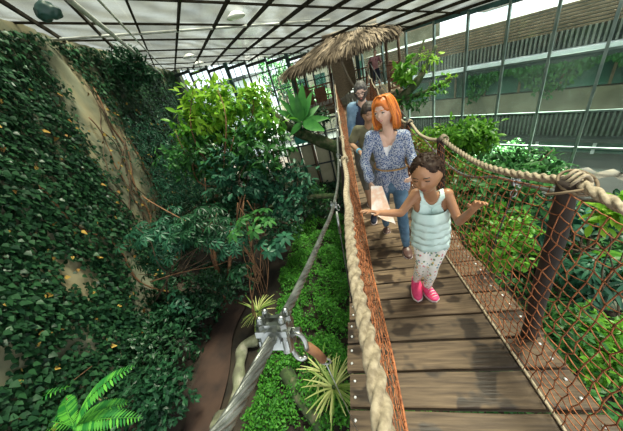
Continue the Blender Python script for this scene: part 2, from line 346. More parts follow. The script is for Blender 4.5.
def crown_leaves(c, r, twigs, per, size, proto=OV, shell=.45, tw=.16, droop=.35, palmate=False):
    """twigs spread through an ellipsoid, each carrying a whorl of leaves"""
    d = rand_dirs(twigs); rad = (shell+(1-shell)*rng.random(twigs))[:, None]; r = np.asarray(r, float)
    ctr = np.asarray(c)+d*rad*r*(1+.25*wob(d, 2.5, float(c[0])))[:, None]
    out = d+V(0, 0, .25); tp = np.repeat(ctr, per, 0); tn = np.repeat(out, per, 0); n = len(tp)
    if palmate:
        ang = np.tile(np.arange(per)*2*PI/per, twigs)+np.repeat(rng.random(twigs)*6, per)
        up = np.repeat(unit(V(0, 0, 1))+.5*d+.25*rand_dirs(twigs), per, 0); up /= np.linalg.norm(up, axis=1)[:, None]
        x = np.cross(up, V(.3, 1, .1)); x /= np.linalg.norm(x, axis=1)[:, None]; y = np.cross(up, x)
        ax = x*np.cos(ang)[:, None]+y*np.sin(ang)[:, None]-up*.25
        return scatter(proto, tp+ax*.02, ax, up, np.repeat(size*(.7+.6*rng.random(twigs)), per))
    ax = tn*.5+rand_dirs(n)*.9+V(0, 0, -droop); nr = V(0, 0, 1)+.6*rand_dirs(n)+.5*tn
    tw3 = np.repeat(rand_dirs(twigs), per, 0)*tw*rng.uniform(-1, 1, (n, 1))
    return scatter(proto, tp+tw3, ax, nr, size*rng.uniform(.6, 1.25, n))

# ================================================================== the glasshouse shell
def bx(lo, hi): lo, hi = V(*lo), V(*hi); return MB().box((lo+hi)/2, hi-lo)
dA = ray(172, 108); dA[2] = 0; dA = unit(dA)                      # run of the rafters
dB = RW @ V(1, -.11, 0); dB = unit(dB-dA*dA.dot(dB))              # fall of the roof
dN = np.cross(dA, dB); dN = dN if dN[2] > 0 else -dN
CR = at(355, 43, 16)                                              # where roof, far glazing and side glazing meet
rd = -ray(100, 130); rd[2] = 0; rd = unit(rd); rn = V(rd[1], -rd[0], 0); rn = -rn if rn[1] < 0 else rn   # side glazing: run, outward normal
def roofz(x, y): return CR[2]-((x-CR[0])*dN[0]+(y-CR[1])*dN[1])/dN[2]
WL0, WL1 = V(-10.75, 17.2), V(-7.25, 6.25); wd = unit(WL1-WL0); wn = V(-wd[1], wd[0])
if wn[0] < 0: wn = -wn
WLEN = 21.5
# ground
n = 61; gx, gy = np.meshgrid(np.linspace(-13, 14, n), np.linspace(-5, 19, n))
def ground_z(x, y):
    x = np.asarray(x, float); y = np.asarray(y, float)
    s = (x-WL0[0])*wn[0]+(y-WL0[1])*wn[1]
    hump = 1.1*(1-sstep(.0, 1.6, s))+.12*wob(np.stack([x, y, x*0], -1), .9)
    flat = sstep(-4.9, -4.5, x)*(1-sstep(-3.9, -3.5, x))*(1-sstep(4.2, 5.2, y))
    return hump*(1-flat)-.04*flat
gz = ground_z(gx, gy)
gv = np.stack([gx, gy, gz], -1).reshape(-1, 3)
keep = lambda i: ((gv[i]-CR)[:2] @ rn[:2]) < -.3
fq = [(i*n+j, i*n+j+1, (i+1)*n+j+1, (i+1)*n+j) for i in range(n-1) for j in range(n-1) if keep(i*n+j)]
struct(build(MB().add(gv, fq), 'floor', M['soil']))
pth = []
for i, y in enumerate(np.linspace(-.6, 4.9, 23)):
    cx = -4.15+.12*math.sin(y*1.3)-.10*(y-2); w = .42+.05*math.sin(y*3)
    pth.append([(cx-w, y, .055), (cx, y, .09), (cx+w, y, .055)])
mb = MB(); pv = np.array(pth).reshape(-1, 3); mb.add(pv, [(i*3+j, i*3+j+1, i*3+j+4, i*3+j+3) for i in range(22) for j in range(2)])
low = pv-V(0, 0, .16); mb.add(low, [(i*3+j+1, i*3+j, i*3+j+3, i*3+j+4) for i in range(22) for j in range(2)])
struct(build(mb, 'path', M['path']))
# left wall: rough plaster with vertical streaks
nx, nz = 130, 70; s = np.linspace(-.1, WLEN, nx); tz = np.linspace(-.1, 1.0, nz)
S, T = np.meshgrid(s, tz); X = WL0[0]+wd[0]*S; Y = WL0[1]+wd[1]*S; Z = T*roofz(X, Y)
P3 = np.stack([S, T*0, Z*.35], -1); off = .12*wob(P3, 1.1)+.05*wob(P3, 4.3, 3)+.03*wob(np.stack([S, 0*S, Z], -1), 9, 5)
off += .5*(1-sstep(0, 2.2, Z))
wv = np.stack([X+wn[0]*off, Y+wn[1]*off, Z], -1).reshape(-1, 3); bk = wv-np.array([wn[0], wn[1], 0])*1.0
f = [(i*nx+j, i*nx+j+1, (i+1)*nx+j+1, (i+1)*nx+j) for i in range(nz-1) for j in range(nx-1)]
def wall_off(ss, zz):
    P = np.stack([ss, ss*0, zz*.35], -1); return .12*wob(P, 1.1)+.05*wob(P, 4.3, 3)+.5*(1-sstep(0, 2.2, zz))
mb = MB().add(wv, f)
mb.box((0, 0, 0), (.001, .001, .001))
struct(build(mb, 'wall_left', M['wall']))
# pale end pier at the far left corner
e = WL0+wd*.1; mb = MB(); mb.box((e[0]+.25, e[1]+.2, 3.8), (.5, .35, 7.6)); struct(build(mb, 'wall_corner', M['stone'], smooth=False))

# roof: one sheet of grimy panes, rafters and purlins carried under it
VA = np.arange(-13.9, 4.2, 1.03); UA = np.arange(-16.5, 9.5, 1.9)
def rp(u, v, h=0): return CR+dA*u+dB*v+dN*h
def inside(p): # within the walls of the house
    sL = (p[0]-WL0[0])*wn[0]+(p[1]-WL0[1])*wn[1]; sR = (p[:2]-CR[:2]) @ rn[:2]
    return sL > -1.2 and sR < .2 and p[1] < 17.2
mb = MB()
for i in range(len(VA)-1):
    for j in range(len(UA)-1):
        a = [rp(UA[j], VA[i], .05), rp(UA[j+1], VA[i], .05), rp(UA[j+1], VA[i+1], .05), rp(UA[j], VA[i+1], .05)]
        if any(inside(p) for p in a): mb.add(a, [(0, 1, 2, 3)])
struct(build(mb, 'ceiling', M['roof_glass'], smooth=False))
k = 0
def clip(fn, lo, hi, m=240):
    t = [q for q in np.linspace(lo, hi, m) if inside(fn(q))]
    return (t[0], t[-1]) if len(t) > 2 else None
for i, v in enumerate(VA):
    r = clip(lambda u: rp(u, v, -.03), UA[0], UA[-1])
    if r:
        k += 1; struct(build(MB().bar(rp(r[0], v, -.03), rp(r[1], v, -.03), .05, .09, dN), 'trim_%d' % k, M['beam'], smooth=False))
for j, u in enumerate(UA):
    r = clip(lambda v: rp(u, v, 0), VA[0], VA[-1])
    if r:
        k += 1; struct(build(MB().bar(rp(u, r[0], 0), rp(u, r[1], 0), .035, .05, dN), 'trim_%d' % k, M['beam'], smooth=False))
# grey service pipes slung under the roof
def pipe(name, a, b, r, label, m='pipe'):
    pts = [np.asarray(a)+(np.asarray(b)-np.asarray(a))*t for t in np.linspace(0, 1, 5)]
    return tag(build(MB().tube(pts, r, 10), name, M[m]), label, 'pipe')
pipe('heating_pipe', at(22, 42, 7.4), at(330, 20, 10.6), .035, 'long pale grey pipe slung across under the dark roof rafters')
pipe('wall_pipe', rp(-9.2, -10.9, -.30), rp(6.6, -9.5, -.30), .05, 'thick grey pipe running along the top of the ivy wall')
pipe('thin_wall_pipe', rp(-9.2, -10.5, -.22), rp(6.4, -9.2, -.22), .025, 'thin grey pipe beside the thick one above the ivy wall')
for px, py, y, lab in ((236, 17, 8.4, 'round white pendant lamp nearest below the glass roof'), (189, 57, 12.2, 'round white pendant lamp far back at left below the glass roof'), (199, 64, 14.0, 'round white pendant lamp lowest by the far glazing')):
    p = at(px, py, y); top = roofz(p[0], p[1]); lm = thing('pendant_lamp', lab, 'lamp', p, 'round lamps under the roof')
    mb = MB(); th = np.arange(20)*2*PI/20; prof = [(.01, .13), (.10, .12), (.22, .05), (.27, 0), (.25, -.02), (.02, -.03)]
    mb.ringed([np.stack([np.cos(th)*r, np.sin(th)*r, th*0+h], 1)+p for r, h in prof]); build(mb, 'lamp_shade', M['lamp'], lm)
    build(MB().tube([p+V(0, 0, .1), V(p[0], p[1], top-.02)], .008, 6), 'cord', M['iron'], lm)
# round green thing lying on the roof panes outside
r_ = ray(46, 11); p = EYE+r_*(dN.dot(CR-dN*.26-EYE)/dN.dot(r_))
g = thing('hanging_bundle', 'dark green bundle tied under the glass roof at upper left', 'bundle', p)
mb = MB()
for k_, (o_, q_) in enumerate((((0, 0, 0), (.20, .17, .15)), ((.12, .05, -.04), (.13, .12, .11)), ((-.13, .03, -.03), (.12, .12, .12)))): mb.ball(p+V(*o_), q_, 16, noise=.22, seed=k_)
build(remesh(mb, .02, 2), 'bundle', M['frame'], g); build(MB().tube([p+V(0, 0, .1), p+V(0, 0, .27)], .012, 6), 'cord', M['iron'], g)

# side glazing: bays between leaning-perspective mullions, transoms at three heights
S0 = -1.02; STEP = 1.285; TR = [(-1.80, .05), (-3.58, .045), (-4.85, .05)]
def sp(s, z, o=0): q = CR+rd*s+rn*o; return V(q[0], q[1], z)
bay = 0
for i in range(13):
    a, b = S0+1.38+STEP*(i-1), S0+1.38+STEP*i
    if i == 0: a = 0.02
    ta, tb = roofz(*sp(a, 0)[:2])-.1, roofz(*sp(b, 0)[:2])-.1; bay += 1
    mb = MB(); zs = [-.5]+[5.6+z for z, _ in TR[::-1]]+[min(ta, tb)]
    for z0, z1 in zip(zs[:-1], zs[1:]): mb.add([sp(a+.02, z0+.02), sp(b-.02, z0+.02), sp(b-.02, z1-.02), sp(a+.02, z1-.02)], [(0, 1, 2, 3)])
    w = struct(build(mb, 'window_%d' % bay, M['wall_glass'], smooth=False))
    fr = MB(); fr.bar(sp(b, -.5, -.02), sp(b, tb+.1, -.02), .075, .12, rn)
    build(fr, 'mullion', M['frame_light'], w, smooth=False)
    fr = MB()
    for z, h in TR: fr.bar(sp(a, 5.6+z, -.01), sp(b, 5.6+z, -.01), .07, h*1.3)
    build(fr, 'transom', M['frame_light'], w, smooth=False)
    fr = MB(); fr.bar(sp(a, min(ta, tb)+.1, 0), sp(b, min(ta, tb)+.1, 0), .12, .16); build(fr, 'head_rail', M['frame'], w, smooth=False)
# far glazing: from the left wall to the corner
FA, FB = V(-10.6, 17.0, 0), V(CR[0], CR[1], 0); fd = unit(FB-FA); FL = np.linalg.norm(FB-FA); nb = 9
fo = V(fd[1], -fd[0], 0); fo = fo if fo[1] > 0 else -fo
for i in range(nb):
    a, b = FA+fd*FL*i/nb, FA+fd*FL*(i+1)/nb; za, zb = roofz(a[0], a[1])-.05, roofz(b[0], b[1])-.05; bay += 1
    mb = MB(); mb.add([a+fd*.03, b-fd*.03, b-fd*.03+V(0, 0, zb), a+fd*.03+V(0, 0, za)], [(0, 1, 2, 3)])
    w = struct(build(mb, 'window_%d' % bay, M['far_glass'], smooth=False))
    fr = MB(); wd_ = .2 if i % 3 == 2 else .07; fr.bar(b, b+V(0, 0, zb+.05), wd_, .16, fo); build(fr, 'mullion', M['frame'] if i % 3 == 2 else M['frame_dark'], w, smooth=False)
    for t in (.33, .67):
        c = a+(b-a)*t; fr = MB().bar(c, c+V(0, 0, za), .03, .05, fo); build(fr, 'glazing_bar', M['frame_dark'], w, smooth=False)
    fr = MB()
    for z, h in ((zb-.12, .16), (6.0, .05), (4.9, .05), (3.5, .08), (1.9, .05)): fr.bar(a+V(0, 0, z), b+V(0, 0, z), .09, h)
    build(fr, 'transom', M['frame_dark'], w, smooth=False)

# ================================================================== outside
struct(build(bx((-45, -12, -1.7), (60, 75, -1.45)), 'courtyard', M['pave'], smooth=False))
BO = 4.6                                                        # the office wing stands this far beyond the glazing
ob = thing('office_building', 'slatted office building across the courtyard behind the side glazing', 'building', sp(4, -1.45, BO+3))
def band(name, z0, z1, m, o0=0, o1=.3, s0=-3.5, s1=24):
    mb = MB(); p = [sp(s, z, BO+o) for z in (5.6+z0, 5.6+z1) for s, o in ((s0, o0), (s1, o0), (s1, o1), (s0, o1))]
    mb.add(p, [(0, 1, 2, 3), (4, 7, 6, 5), (0, 4, 5, 1), (1, 5, 6, 2), (2, 6, 7, 3), (3, 7, 4, 0)]); return build(mb, name, M[m], ob, smooth=False)
band('facade_wall', -7.05, -.55, 'bld_dark', .35, 5)
sb = MB(); z = -1.45
while z < -.5: sb.bar(sp(-3.4, 5.6+z, BO+.06), sp(24, 5.6+z, BO+.06), .05, .075); z += .125
build(sb, 'slat_screen', M['slat_brown'], ob, smooth=False)
def vslats(z0, z1, m, gap=.17):
    mb = MB()
    for s_ in np.arange(-3.4, 24, gap): mb.bar(sp(s_, 5.6+z0, BO+.1), sp(s_, 5.6+z1, BO+.1), .07, .1, rn)
    return build(mb, 'slat_screen', M[m], ob, smooth=False)
vslats(-2.2, -1.5, 'slat_grey'); vslats(-6.1, -4.95, 'slat_green')
band('ledge_and_shadow', -2.42, -2.24, 'white', -.25, .3); band('ledge_and_shadow', -2.7, -2.45, 'bld_dark', -.3, .3)  # the lower dark bar is added as the shadow under the pale one
band('window_band', -3.85, -2.75, 'bld_glass', .1, .34)
for s_ in np.arange(-3, 24, 1.55): build(MB().bar(sp(s_, 5.6-3.85, BO+.06), sp(s_, 5.6-2.75, BO+.06), .09, .1, rn), 'mullion', M['slat_brown'], ob, smooth=False)
band('spandrel', -4.9, -3.9, 'concrete', 0, .34); band('plinth_beam', -6.3, -6.12, 'bld_dark', -.3, .3)
band('shop_window', -6.95, -6.35, 'bld_glass', .1, .33)
for s_ in np.arange(-3, 24, 2.1): build(MB().bar(sp(s_, 5.6-6.95, BO+.05), sp(s_, 5.6-6.33, BO+.05), .12, .12, rn), 'pilaster', M['white'], ob, smooth=False)
n = 2600; s_ = rng.uniform(4, 13, n); zz = 5.6-2.6-1.5*rng.random(n)**1.6*(.55+.45*np.sin(s_*1.9)); p = np.stack([*(CR[:2, None]+rd[:2, None]*s_+rn[:2, None]*(BO-.2-.15*rng.random(n))), zz], 1)
v, q = scatter(OV3, p, V(0, 0, -1)+.7*rand_dirs(n), np.tile(-rn, (n, 1))+.5*rand_dirs(n), rng.uniform(.12, .26, n))
tag(build_np(v, q, 'hanging_creeper', M['leaf_mid']), 'yellowish creeper hanging over the window band of the slatted building', 'creeper', kind='stuff')
# pale buildings beyond the far glazing
for x, y, w, h, m, lab in ((-13, 27, 7, 6.3, 'white', 'pale building seen small through the far glazing at left'), (-3.5, 30, 8, 5.6, 'tan_panel', 'beige building seen through the far glazing left of the hut'), (6, 33, 9, 6.8, 'concrete', 'grey building seen through the glazing behind the hut')):
    bb = thing('town_building', lab, 'building', (x, y, -1.45), 'buildings beyond the far glazing')
    build(bx((x-w/2, y, -1.45), (x+w/2, y+6, h)), 'wall', M[m], bb, smooth=False)
    for i in range(4):
        for j in range(2): build(bx((x-w/2+.5+i*w/4, y-.04, .8+j*2.4), (x-w/2+.5+i*w/4+w*.14, y+.05, 2.3+j*2.4)), 'window', M['bld_glass'], bb, smooth=False)
    build(bx((x-w/2-.2, y-.2, h), (x+w/2+.2, y+6.2, h+.25)), 'roof', M['bld_dark'], bb, smooth=False)

# ================================================================== the rope bridge
KY = [-1.5, -.5, 0, .46, .85, 1.45, 2, 3, 4.2, 6, 8, 10, 11.6]
KZ = [-1.36, -1.46, -1.525, -1.588, -1.655, -1.765, -1.87, -2.03, -2.15, -2.22, -2.15, -1.97, -1.76]
def deck(y): return 5.6+np.interp(y, np.linspace(-1.5, 11.6, 200), DK)
from itertools import accumulate
_dy = np.linspace(-1.5, 11.6, 200); DK = np.interp(_dy, KY, KZ)
for _ in range(30): DK[1:-1] = (DK[:-2]+2*DK[1:-1]+DK[2:])/4
LX = lambda y: np.interp(y, [-1, .18, .5, 1, 1.3, 2.6, 7, 11.6], [.0, -.036, -.06, -.084, -.1, -.13, -.29, -.40])
RX = lambda y: np.interp(y, [-1, .8, 1.2, 4, 11.6], [.82, .80, .80, .86, .95])
NL = lambda y: np.interp(y, [-1, .8, 1.7, 5, 11.6], [.04, .02, -.03, -.10, -.2])
NR = lambda y: np.interp(y, [-1, 2, 11.6], [.69, .675, .72])
PY = [-.65, .95, 2.45, 3.95, 5.45, 6.95, 8.45, 9.95, 11.5]
def ropez(y): # handrail height, a little slack between posts
    i = np.clip(np.searchsorted(PY, y)-1, 0, len(PY)-2); a = np.array(PY)[i]; b = np.array(PY)[i+1]; t = np.clip((y-a)/(b-a), 0, 1)
    return deck(y)+1.05-.15*4*t*(1-t)*.55
bridge = thing('rope_bridge', 'hanging plank bridge with hemp handrails and rust-brown net sides', 'bridge', (.33, 5, deck(5.)))
PITCH = .2; npk = 0; y = -1.35
yy = []
while y < 11.5: yy.append(y); y += PITCH
for i, y in enumerate(yy):
    z = deck(y); sl = (deck(y+.1)-deck(y-.1))/.2; ang = math.atan(sl); rr = np.random.default_rng(i)
    x0, x1 = -.262+rr.uniform(-.012, .008)-.012*max(0, y-2), .90+rr.uniform(-.02, .02)
    rot = np.array([[1, 0, 0], [0, math.cos(ang), -math.sin(ang)], [0, math.sin(ang), math.cos(ang)]])
    mb = MB(); h = .018; d = PITCH/2-.008; nseg = 6; rings = []
    for q in np.linspace(0, 1, nseg+1):
        x = x0+(x1-x0)*q; jit = rr.uniform(-.003, .003, 2); bev = .005
        pr = [(-d+jit[0]+bev, -h), (d+jit[1]-bev, -h), (d+jit[1], -h+bev), (d+jit[1], h-bev), (d+jit[1]-bev, h), (-d+jit[0]+bev, h), (-d+jit[0], h-bev), (-d+jit[0], -h+bev)]
        rings.append(np.array([V(0, a, b) @ rot.T+V(x, y, z-.018) for a, b in pr]))
    mb.ringed(rings); pk = build(mb, 'plank', M['plank'], bridge, smooth=False)
    if -.3 < y < 4.0:
        for bxx in (x0+.03, x1-.05):
            for dy in (-.045, .045):
                c = V(bxx, y, z)+rot @ V(0, dy, .004); build(MB().ball(c, (.009, .009, .006), 8), 'bolt', M['bolt'], pk)
for X in (-.12, .78):
    pts = [V(X+(-.012*max(0, y-2) if X < 0 else 0), y, deck(y)-.075) for y in np.linspace(-1.4, 11.5, 60)]
    build(MB().tube(pts, .035, 8), 'bearer_cable', M['iron'], bridge)
# handrail ropes
for side, XF in (('l', LX), ('r', RX)):
    ys = np.concatenate([np.arange(-1.2, 3, .008), np.arange(3, 11.55, .02)])
    pts = np.stack([XF(ys)+.006*np.sin(ys*7), ys, ropez(ys)], 1); k = 7
    pts = np.stack([np.convolve(np.pad(pts[:, j], k, mode='edge'), np.ones(2*k+1)/(2*k+1), 'valid') for j in range(3)], 1)
    hr = build(MB().tube(pts, .0235 if side == 'l' else .021, 30, lobes=3, pitch=.17, amp=.5), 'handrail_rope', M['rope'], bridge)
    if side == 'r': RRP = pts
    for y in (PY if side == 'r' else [2.45, 3.95, 5.45]):       # lashings
        q = V(XF(y), y, ropez(y)); mb = MB()
        for o in (-.022, 0, .022):
            th = np.linspace(0, 2*PI, 15); mb.tube([q+V(math.cos(a)*.034, o+.01*math.sin(a*2), math.sin(a)*.034) for a in th], .007, 6, lobes=0)
        build(mb, 'lashing', M['rope'], hr)
# posts
for i, y in enumerate(PY):
    for s_, XF, xb in ((1, RX, .79), (-1, LX, -.06)):
        if s_ < 0 and i < 2: continue
        x = float(XF(y)); lean = np.random.default_rng(i*3+s_).uniform(-.02, .02); r = .038 if s_ > 0 else .026
        if s_ < 0: x -= .05
        a = V(xb+.02*s_+lean+(0 if s_ > 0 else x-.02), y, deck(y)-.02); b = V(x-.02*s_+.0, y, ropez(y)-.01+ (.02 if s_ > 0 else -.06))
        t = np.linspace(0, 1, 12)[:, None]; pts = a+(b-a)*t+np.stack([.006*np.sin(t[:, 0]*9+i), .005*np.cos(t[:, 0]*7), t[:, 0]*0], 1)
        build(MB().tube(pts, r*(1-.08*t[:, 0]+.03*np.sin(t[:, 0]*17+i)), 12), 'post', M['post'], bridge)
# ring of wire and rope loops on the near right post
q = V(float(RX(.95)), .95, float(ropez(.95)))
mb = MB()
for c, r_, tilt in ((q+V(.005, 0, -.005), .058, .4), (q+V(-.03, -.01, -.035), .055, -.5)):
    mb.tube([c+V(math.cos(a)*r_, math.sin(a)*r_*math.cos(tilt), math.sin(a)*r_*math.sin(tilt)*1.2) for a in np.linspace(0, 2*PI, 25)], .006, 6)
build(mb, 'rope_loop', M['slat_brown'], bridge)
# nets: square mesh with knots, running along and up
def net(XB, XT, seed, near):
    r = np.random.default_rng(seed); rows = 20; vs, fs = [], []
    ys = []; y = -1.1
    while y < 11.5: ys.append(y); y += .048+.004*max(0, y)
    ys = np.array(ys); m = len(ys); G = np.zeros((m, rows+1, 3))
    for j in range(rows+1):
        t = j/rows; bulge = -.03*math.sin(PI*t)-.045*t if seed == 1 else -.04*math.sin(PI*t)
        G[:, j, 0] = XB(ys)*(1-t)+XT(ys)*t+bulge; G[:, j, 1] = ys; G[:, j, 2] = (deck(ys)+.015)*(1-t)+(ropez(ys)-.02)*t
    if seed == 1: # slack: cords zigzag a little at the knots
        zig = ((np.add.outer(np.arange(m), np.arange(rows+1)) % 2)*2-1)
        G[:, 1:-1, 2] += zig[:, 1:-1]*.0035; G[:, 1:-1, 1] += zig[:, 1:-1]*.0025
    else:
        zig = ((np.add.outer(np.arange(m), np.arange(rows+1)) % 2)*2-1)
        G[:, 1:-1, 2] += zig[:, 1:-1]*.010; G[:, 1:-1, 1] += zig[:, 1:-1]*.006
    G[:, 1:-1] += r.normal(0, .0045, G[:, 1:-1].shape)
    idx = np.arange(m*(rows+1)).reshape(m, rows+1); P = G.reshape(-1, 3)
    segs = np.concatenate([np.stack([idx[:-1].ravel(), idx[1:].ravel()], 1), np.stack([idx[:, :-1].ravel(), idx[:, 1:].ravel()], 1)])
    A, B = P[segs[:, 0]], P[segs[:, 1]]; mid = (A+B)/2; mid[:, 2] -= .003
    d = B-A; d /= np.linalg.norm(d, axis=1)[:, None]+1e-9; x = np.cross(d, V(.9, .3, .2)); x /= np.linalg.norm(x, axis=1)[:, None]; yv = np.cross(d, x)
    rad = .0025; ring = []
    for Pp in (A, mid, B): ring.append(np.stack([Pp+rad*(math.cos(a)*x+math.sin(a)*yv) for a in (0, PI/2, PI, 3*PI/2)], 1))
    v = np.stack(ring, 1); ns = len(segs); v = v.reshape(-1, 3); b = np.arange(ns)[:, None, None]*12
    pat = np.array([(k*4+j, k*4+(j+1) % 4, (k+1)*4+(j+1) % 4, (k+1)*4+j) for k in range(2) for j in range(4)])
    q = (pat[None]+b).reshape(-1, 4)
    # knots: small diamonds as four-sided beads
    kr = .006; dirs = np.array([(0, 0, 1), (1, 0, 0), (0, 1, 0), (-1, 0, 0), (0, -1, 0), (0, 0, -1)])*kr
    rot = P[:, None, :]+dirs[None]*r.uniform(.7, 1.2, (len(P), 1, 1)); kv = rot.reshape(-1, 3)
    kp = np.array([(0, 1, 2, 0), (0, 2, 3, 0), (0, 3, 4, 0), (0, 4, 1, 0), (5, 2, 1, 5), (5, 3, 2, 5), (5, 4, 3, 5), (5, 1, 4, 5)])
    # make quads by pairing around the waist
    kq = np.array([(0, 1, 5, 2), (0, 2, 5, 3), (0, 3, 5, 4), (0, 4, 5, 1)]); kq = (kq[None]+np.arange(len(P))[:, None, None]*6).reshape(-1, 4)
    v, q = merge([(v, q), (kv, kq)])
    o = build_np(v, q, 'side_net', M['net'], bridge)
    b2 = np.stack([XB(ys), ys, deck(ys)+.012], 1)
    build(MB().tube(b2, .008, 8, lobes=3, pitch=.05, amp=.25), 'foot_rope', M['rope'] if seed == 1 else M['net'], o)
    return o
net(NR, RX, 1, True); net(NL, LX, 2, True)
# lower net skirt lying over the plank ends outside the right net
def rel(*p): return V(p[0], p[1], 5.6+p[2])
# suspension cables
cl = smooth_path([rel(-.262, -.5, -.14), rel(-.262, 0, -.35), rel(-.255, .129, -.418), rel(-.252, .21, -.452), rel(-.245, .315, -.487), rel(-.245, .52, -.575), rel(-.24, .937, -.72), rel(-.225, 1.646, -.925), rel(-.225, 2.64, -1.06), rel(-.27, 4.5, -1.08), rel(-.33, 7.5, -.93), rel(-.42, 11.5, -.45)], 700)
cab = build(MB().tube(cl, .0132, 42, lobes=6, pitch=.22, amp=.42), 'suspension_cable', M['steel'], bridge)
cr = smooth_path([rel(1.02, -.8, -.35), rel(1.0, .5, -.62), at(620, 203, 1.0), at(585, 199, 1.18), at(543, 189, 1.42), at(500, 178, 1.85), at(452, 168, 2.6), rel(1.0, 4.5, -1.25), rel(1.05, 7.5, -1.05), rel(1.1, 11.5, -.5)], 400)
cab2 = build(MB().tube(cr, .0125, 12, lobes=6, pitch=.22, amp=.28), 'suspension_cable', M['steel'], bridge)
def cable_clamp(c, t, s, parent):
    """two ribbed jaws bolted over the cable with four nuts, an eye below and a bow shackle"""
    t = unit(t); x = unit(np.cross(t, V(0, 0, 1))); z = np.cross(x, t); Rm = np.stack([x, t, z], 1)
    w = lambda a, b, c_: c+Rm @ (V(a, b, c_)*s)
    mb = MB(); mb.box(c+Rm @ (V(0, 0, -.02)*s), V(.070, .050, .022)*s, Rm); mb.box(c+Rm @ (V(0, 0, .010)*s), V(.074, .056, .014)*s, Rm)
    for a in (-.026, .026):
        for b in (-.014, .016): mb.tube([c+Rm @ (V(a, b, -.04)*s), c+Rm @ (V(a, b, .016)*s)], .0125*s, 10)
    for a in (-.012, .012): mb.box(c+Rm @ (V(0, a*1.2, .022)*s), V(.070, .012, .012)*s, Rm)
    mb.tube([w(0, -.034, 0), w(0, .034, 0)], .022*s, 14)
    g = build(mb, 'cable_clamp', M['chrome'], parent, smooth=False)
    for a in (-.026, .026):
        for b in (-.014, .016):
            nb_ = MB(); nb_.tube([w(a, b, .016), w(a, b, .030)], .0125*s, 6); nb_.tube([w(a, b, .029), w(a, b, .040)], .0082*s, 12); nb_.ball(w(a, b, .040), .0086*s, 10)
            build(nb_, 'nut', M['chrome'], g, smooth=False)
    nb_ = MB(); nb_.tube([w(.035, .01, -.01), w(.056, .01, -.01)], .010*s, 6); build(nb_, 'nut', M['chrome'], g, smooth=False)
    sh = MB(); sh.tube([w(.045+.012*math.sin(a), .006, -.05-.03*math.cos(a)) if False else w(.046+.018*math.cos(a), .004, -.045+.034*math.sin(a)) for a in np.linspace(-.3, 2*PI-.9, 22)], .006*s, 8)
    build(sh, 'shackle', M['steel'], g); return g
i0 = int(np.argmin(np.abs(cl[:, 1]-.315))); g0 = cable_clamp(cl[i0], cl[i0+4]-cl[i0-4], 1.0, cab)
a = cl[i0]+V(.052, .01, -.09); e = V(-.2, .42, deck(.42)-.0)
build(MB().tube([a, a+V(.008, .012, -.05), a+V(.014, .02, -.10)], .012, 10), 'leather_strap', M['strap'], g0)
rg = a+V(.016, .022, -.115); build(MB().tube([rg+V(math.cos(t)*.016, 0, math.sin(t)*.016) for t in np.linspace(0, 2*PI, 19)], .003, 6), 'ring', M['steel'], g0)
build(MB().tube([rg, (rg+e)/2, e], .0018, 5), 'hanger_wire', M['steel'], g0)
for yv, s_ in ((1.6, .62), (3.2, .62), (4.8, .62), (6.4, .62)):
    i0 = int(np.argmin(np.abs(cl[:, 1]-yv))); g = cable_clamp(cl[i0], cl[i0+4]-cl[i0-4], s_, cab)
    e = V(-.235-.012*max(0, yv-2), yv-.25, deck(yv-.25)+.01); m_ = cl[i0]+V(.01, -.02, -.05)
    build(MB().tube([m_, (m_+e)/2, e], .0055, 6), 'hanger_rod', M['iron'], g); build(MB().tube([m_, m_+(e-m_)*.22], .011, 8), 'turnbuckle', M['steel'], g)
for yv in (1.68, 3.2, 4.8):
    i0 = int(np.argmin(np.abs(cr[:, 1]-yv))); g = cable_clamp(cr[i0], cr[i0+3]-cr[i0-3], .62, cab2)
    e = V(.88, yv-.1, deck(yv-.1)); m_ = cr[i0]+V(-.01, -.02, -.05); build(MB().tube([m_, (m_+e)/2, e], .0055, 6), 'hanger_rod', M['iron'], g)
    build(MB().tube([m_+V(.02*math.cos(t), 0, -.03+.03*math.sin(t)) for t in np.linspace(0, 2*PI, 15)], .005, 6), 'shackle', M['steel'], g)
# gate posts of the far end
for x in (-.46, 1.12):
    build(MB().tube([V(x, 11.55, 3.2), V(x, 11.55, 5.15)], .06, 10), 'end_post', M['post'], bridge)

# ================================================================== thatched hut at the far end
FZ = 3.84
hut = thing('thatched_hut', 'straw-roofed wooden lookout hut on stilts at the far bridge end', 'hut', (.6, 13.4, 0))
hx0, hx1, hy0, hy1 = -2.15, 2.35, 11.75, 15.1
fl = MB()
for x in np.arange(hx0, hx1, .15): fl.box((x+.07, (hy0+hy1)/2, FZ-.03), (.138, hy1-hy0, .05))
build(fl, 'floor_deck', M['mat'], hut, smooth=False)
for y in (hy0+.05, hy1-.05): build(bx((hx0, y-.07, FZ-.26), (hx1, y+.07, FZ-.06)), 'beam', M['hut_wood'], hut, smooth=False)
for x, y in ((hx0+.1, hy0+.1), (-.55, hy0+.15), (1.78, hy0+.15), (hx1-.1, hy0+.1), (hx0+.1, hy1-.1), (.2, hy1-.1), (hx1-.1, hy1-.1)):
    t = np.linspace(0, 1, 10)[:, None]; a, b = V(x, y, -.1), V(x+.03, y, FZ+1.95)
    build(MB().tube(a+(b-a)*t+np.concatenate([.02*np.sin(t*8+x), .02*np.cos(t*7), 0*t], 1), .055, 9), 'post', M['hut_wood'], hut)
def railing(a, b, tag_='railing', m='hut_red'):
    a, b = V(*a), V(*b); mb = MB(); L = np.linalg.norm(b-a); d = (b-a)/L
    for z in (.12, .55, .98): mb.tube([a+V(0, 0, z), b+V(0, 0, z)], .03, 8)
    for s_ in np.arange(0, L, .16): mb.tube([a+d*s_+V(0, 0, .1), a+d*s_+V(0, 0, 1.0)], .018, 6)
    return build(mb, tag_, M[m], hut)
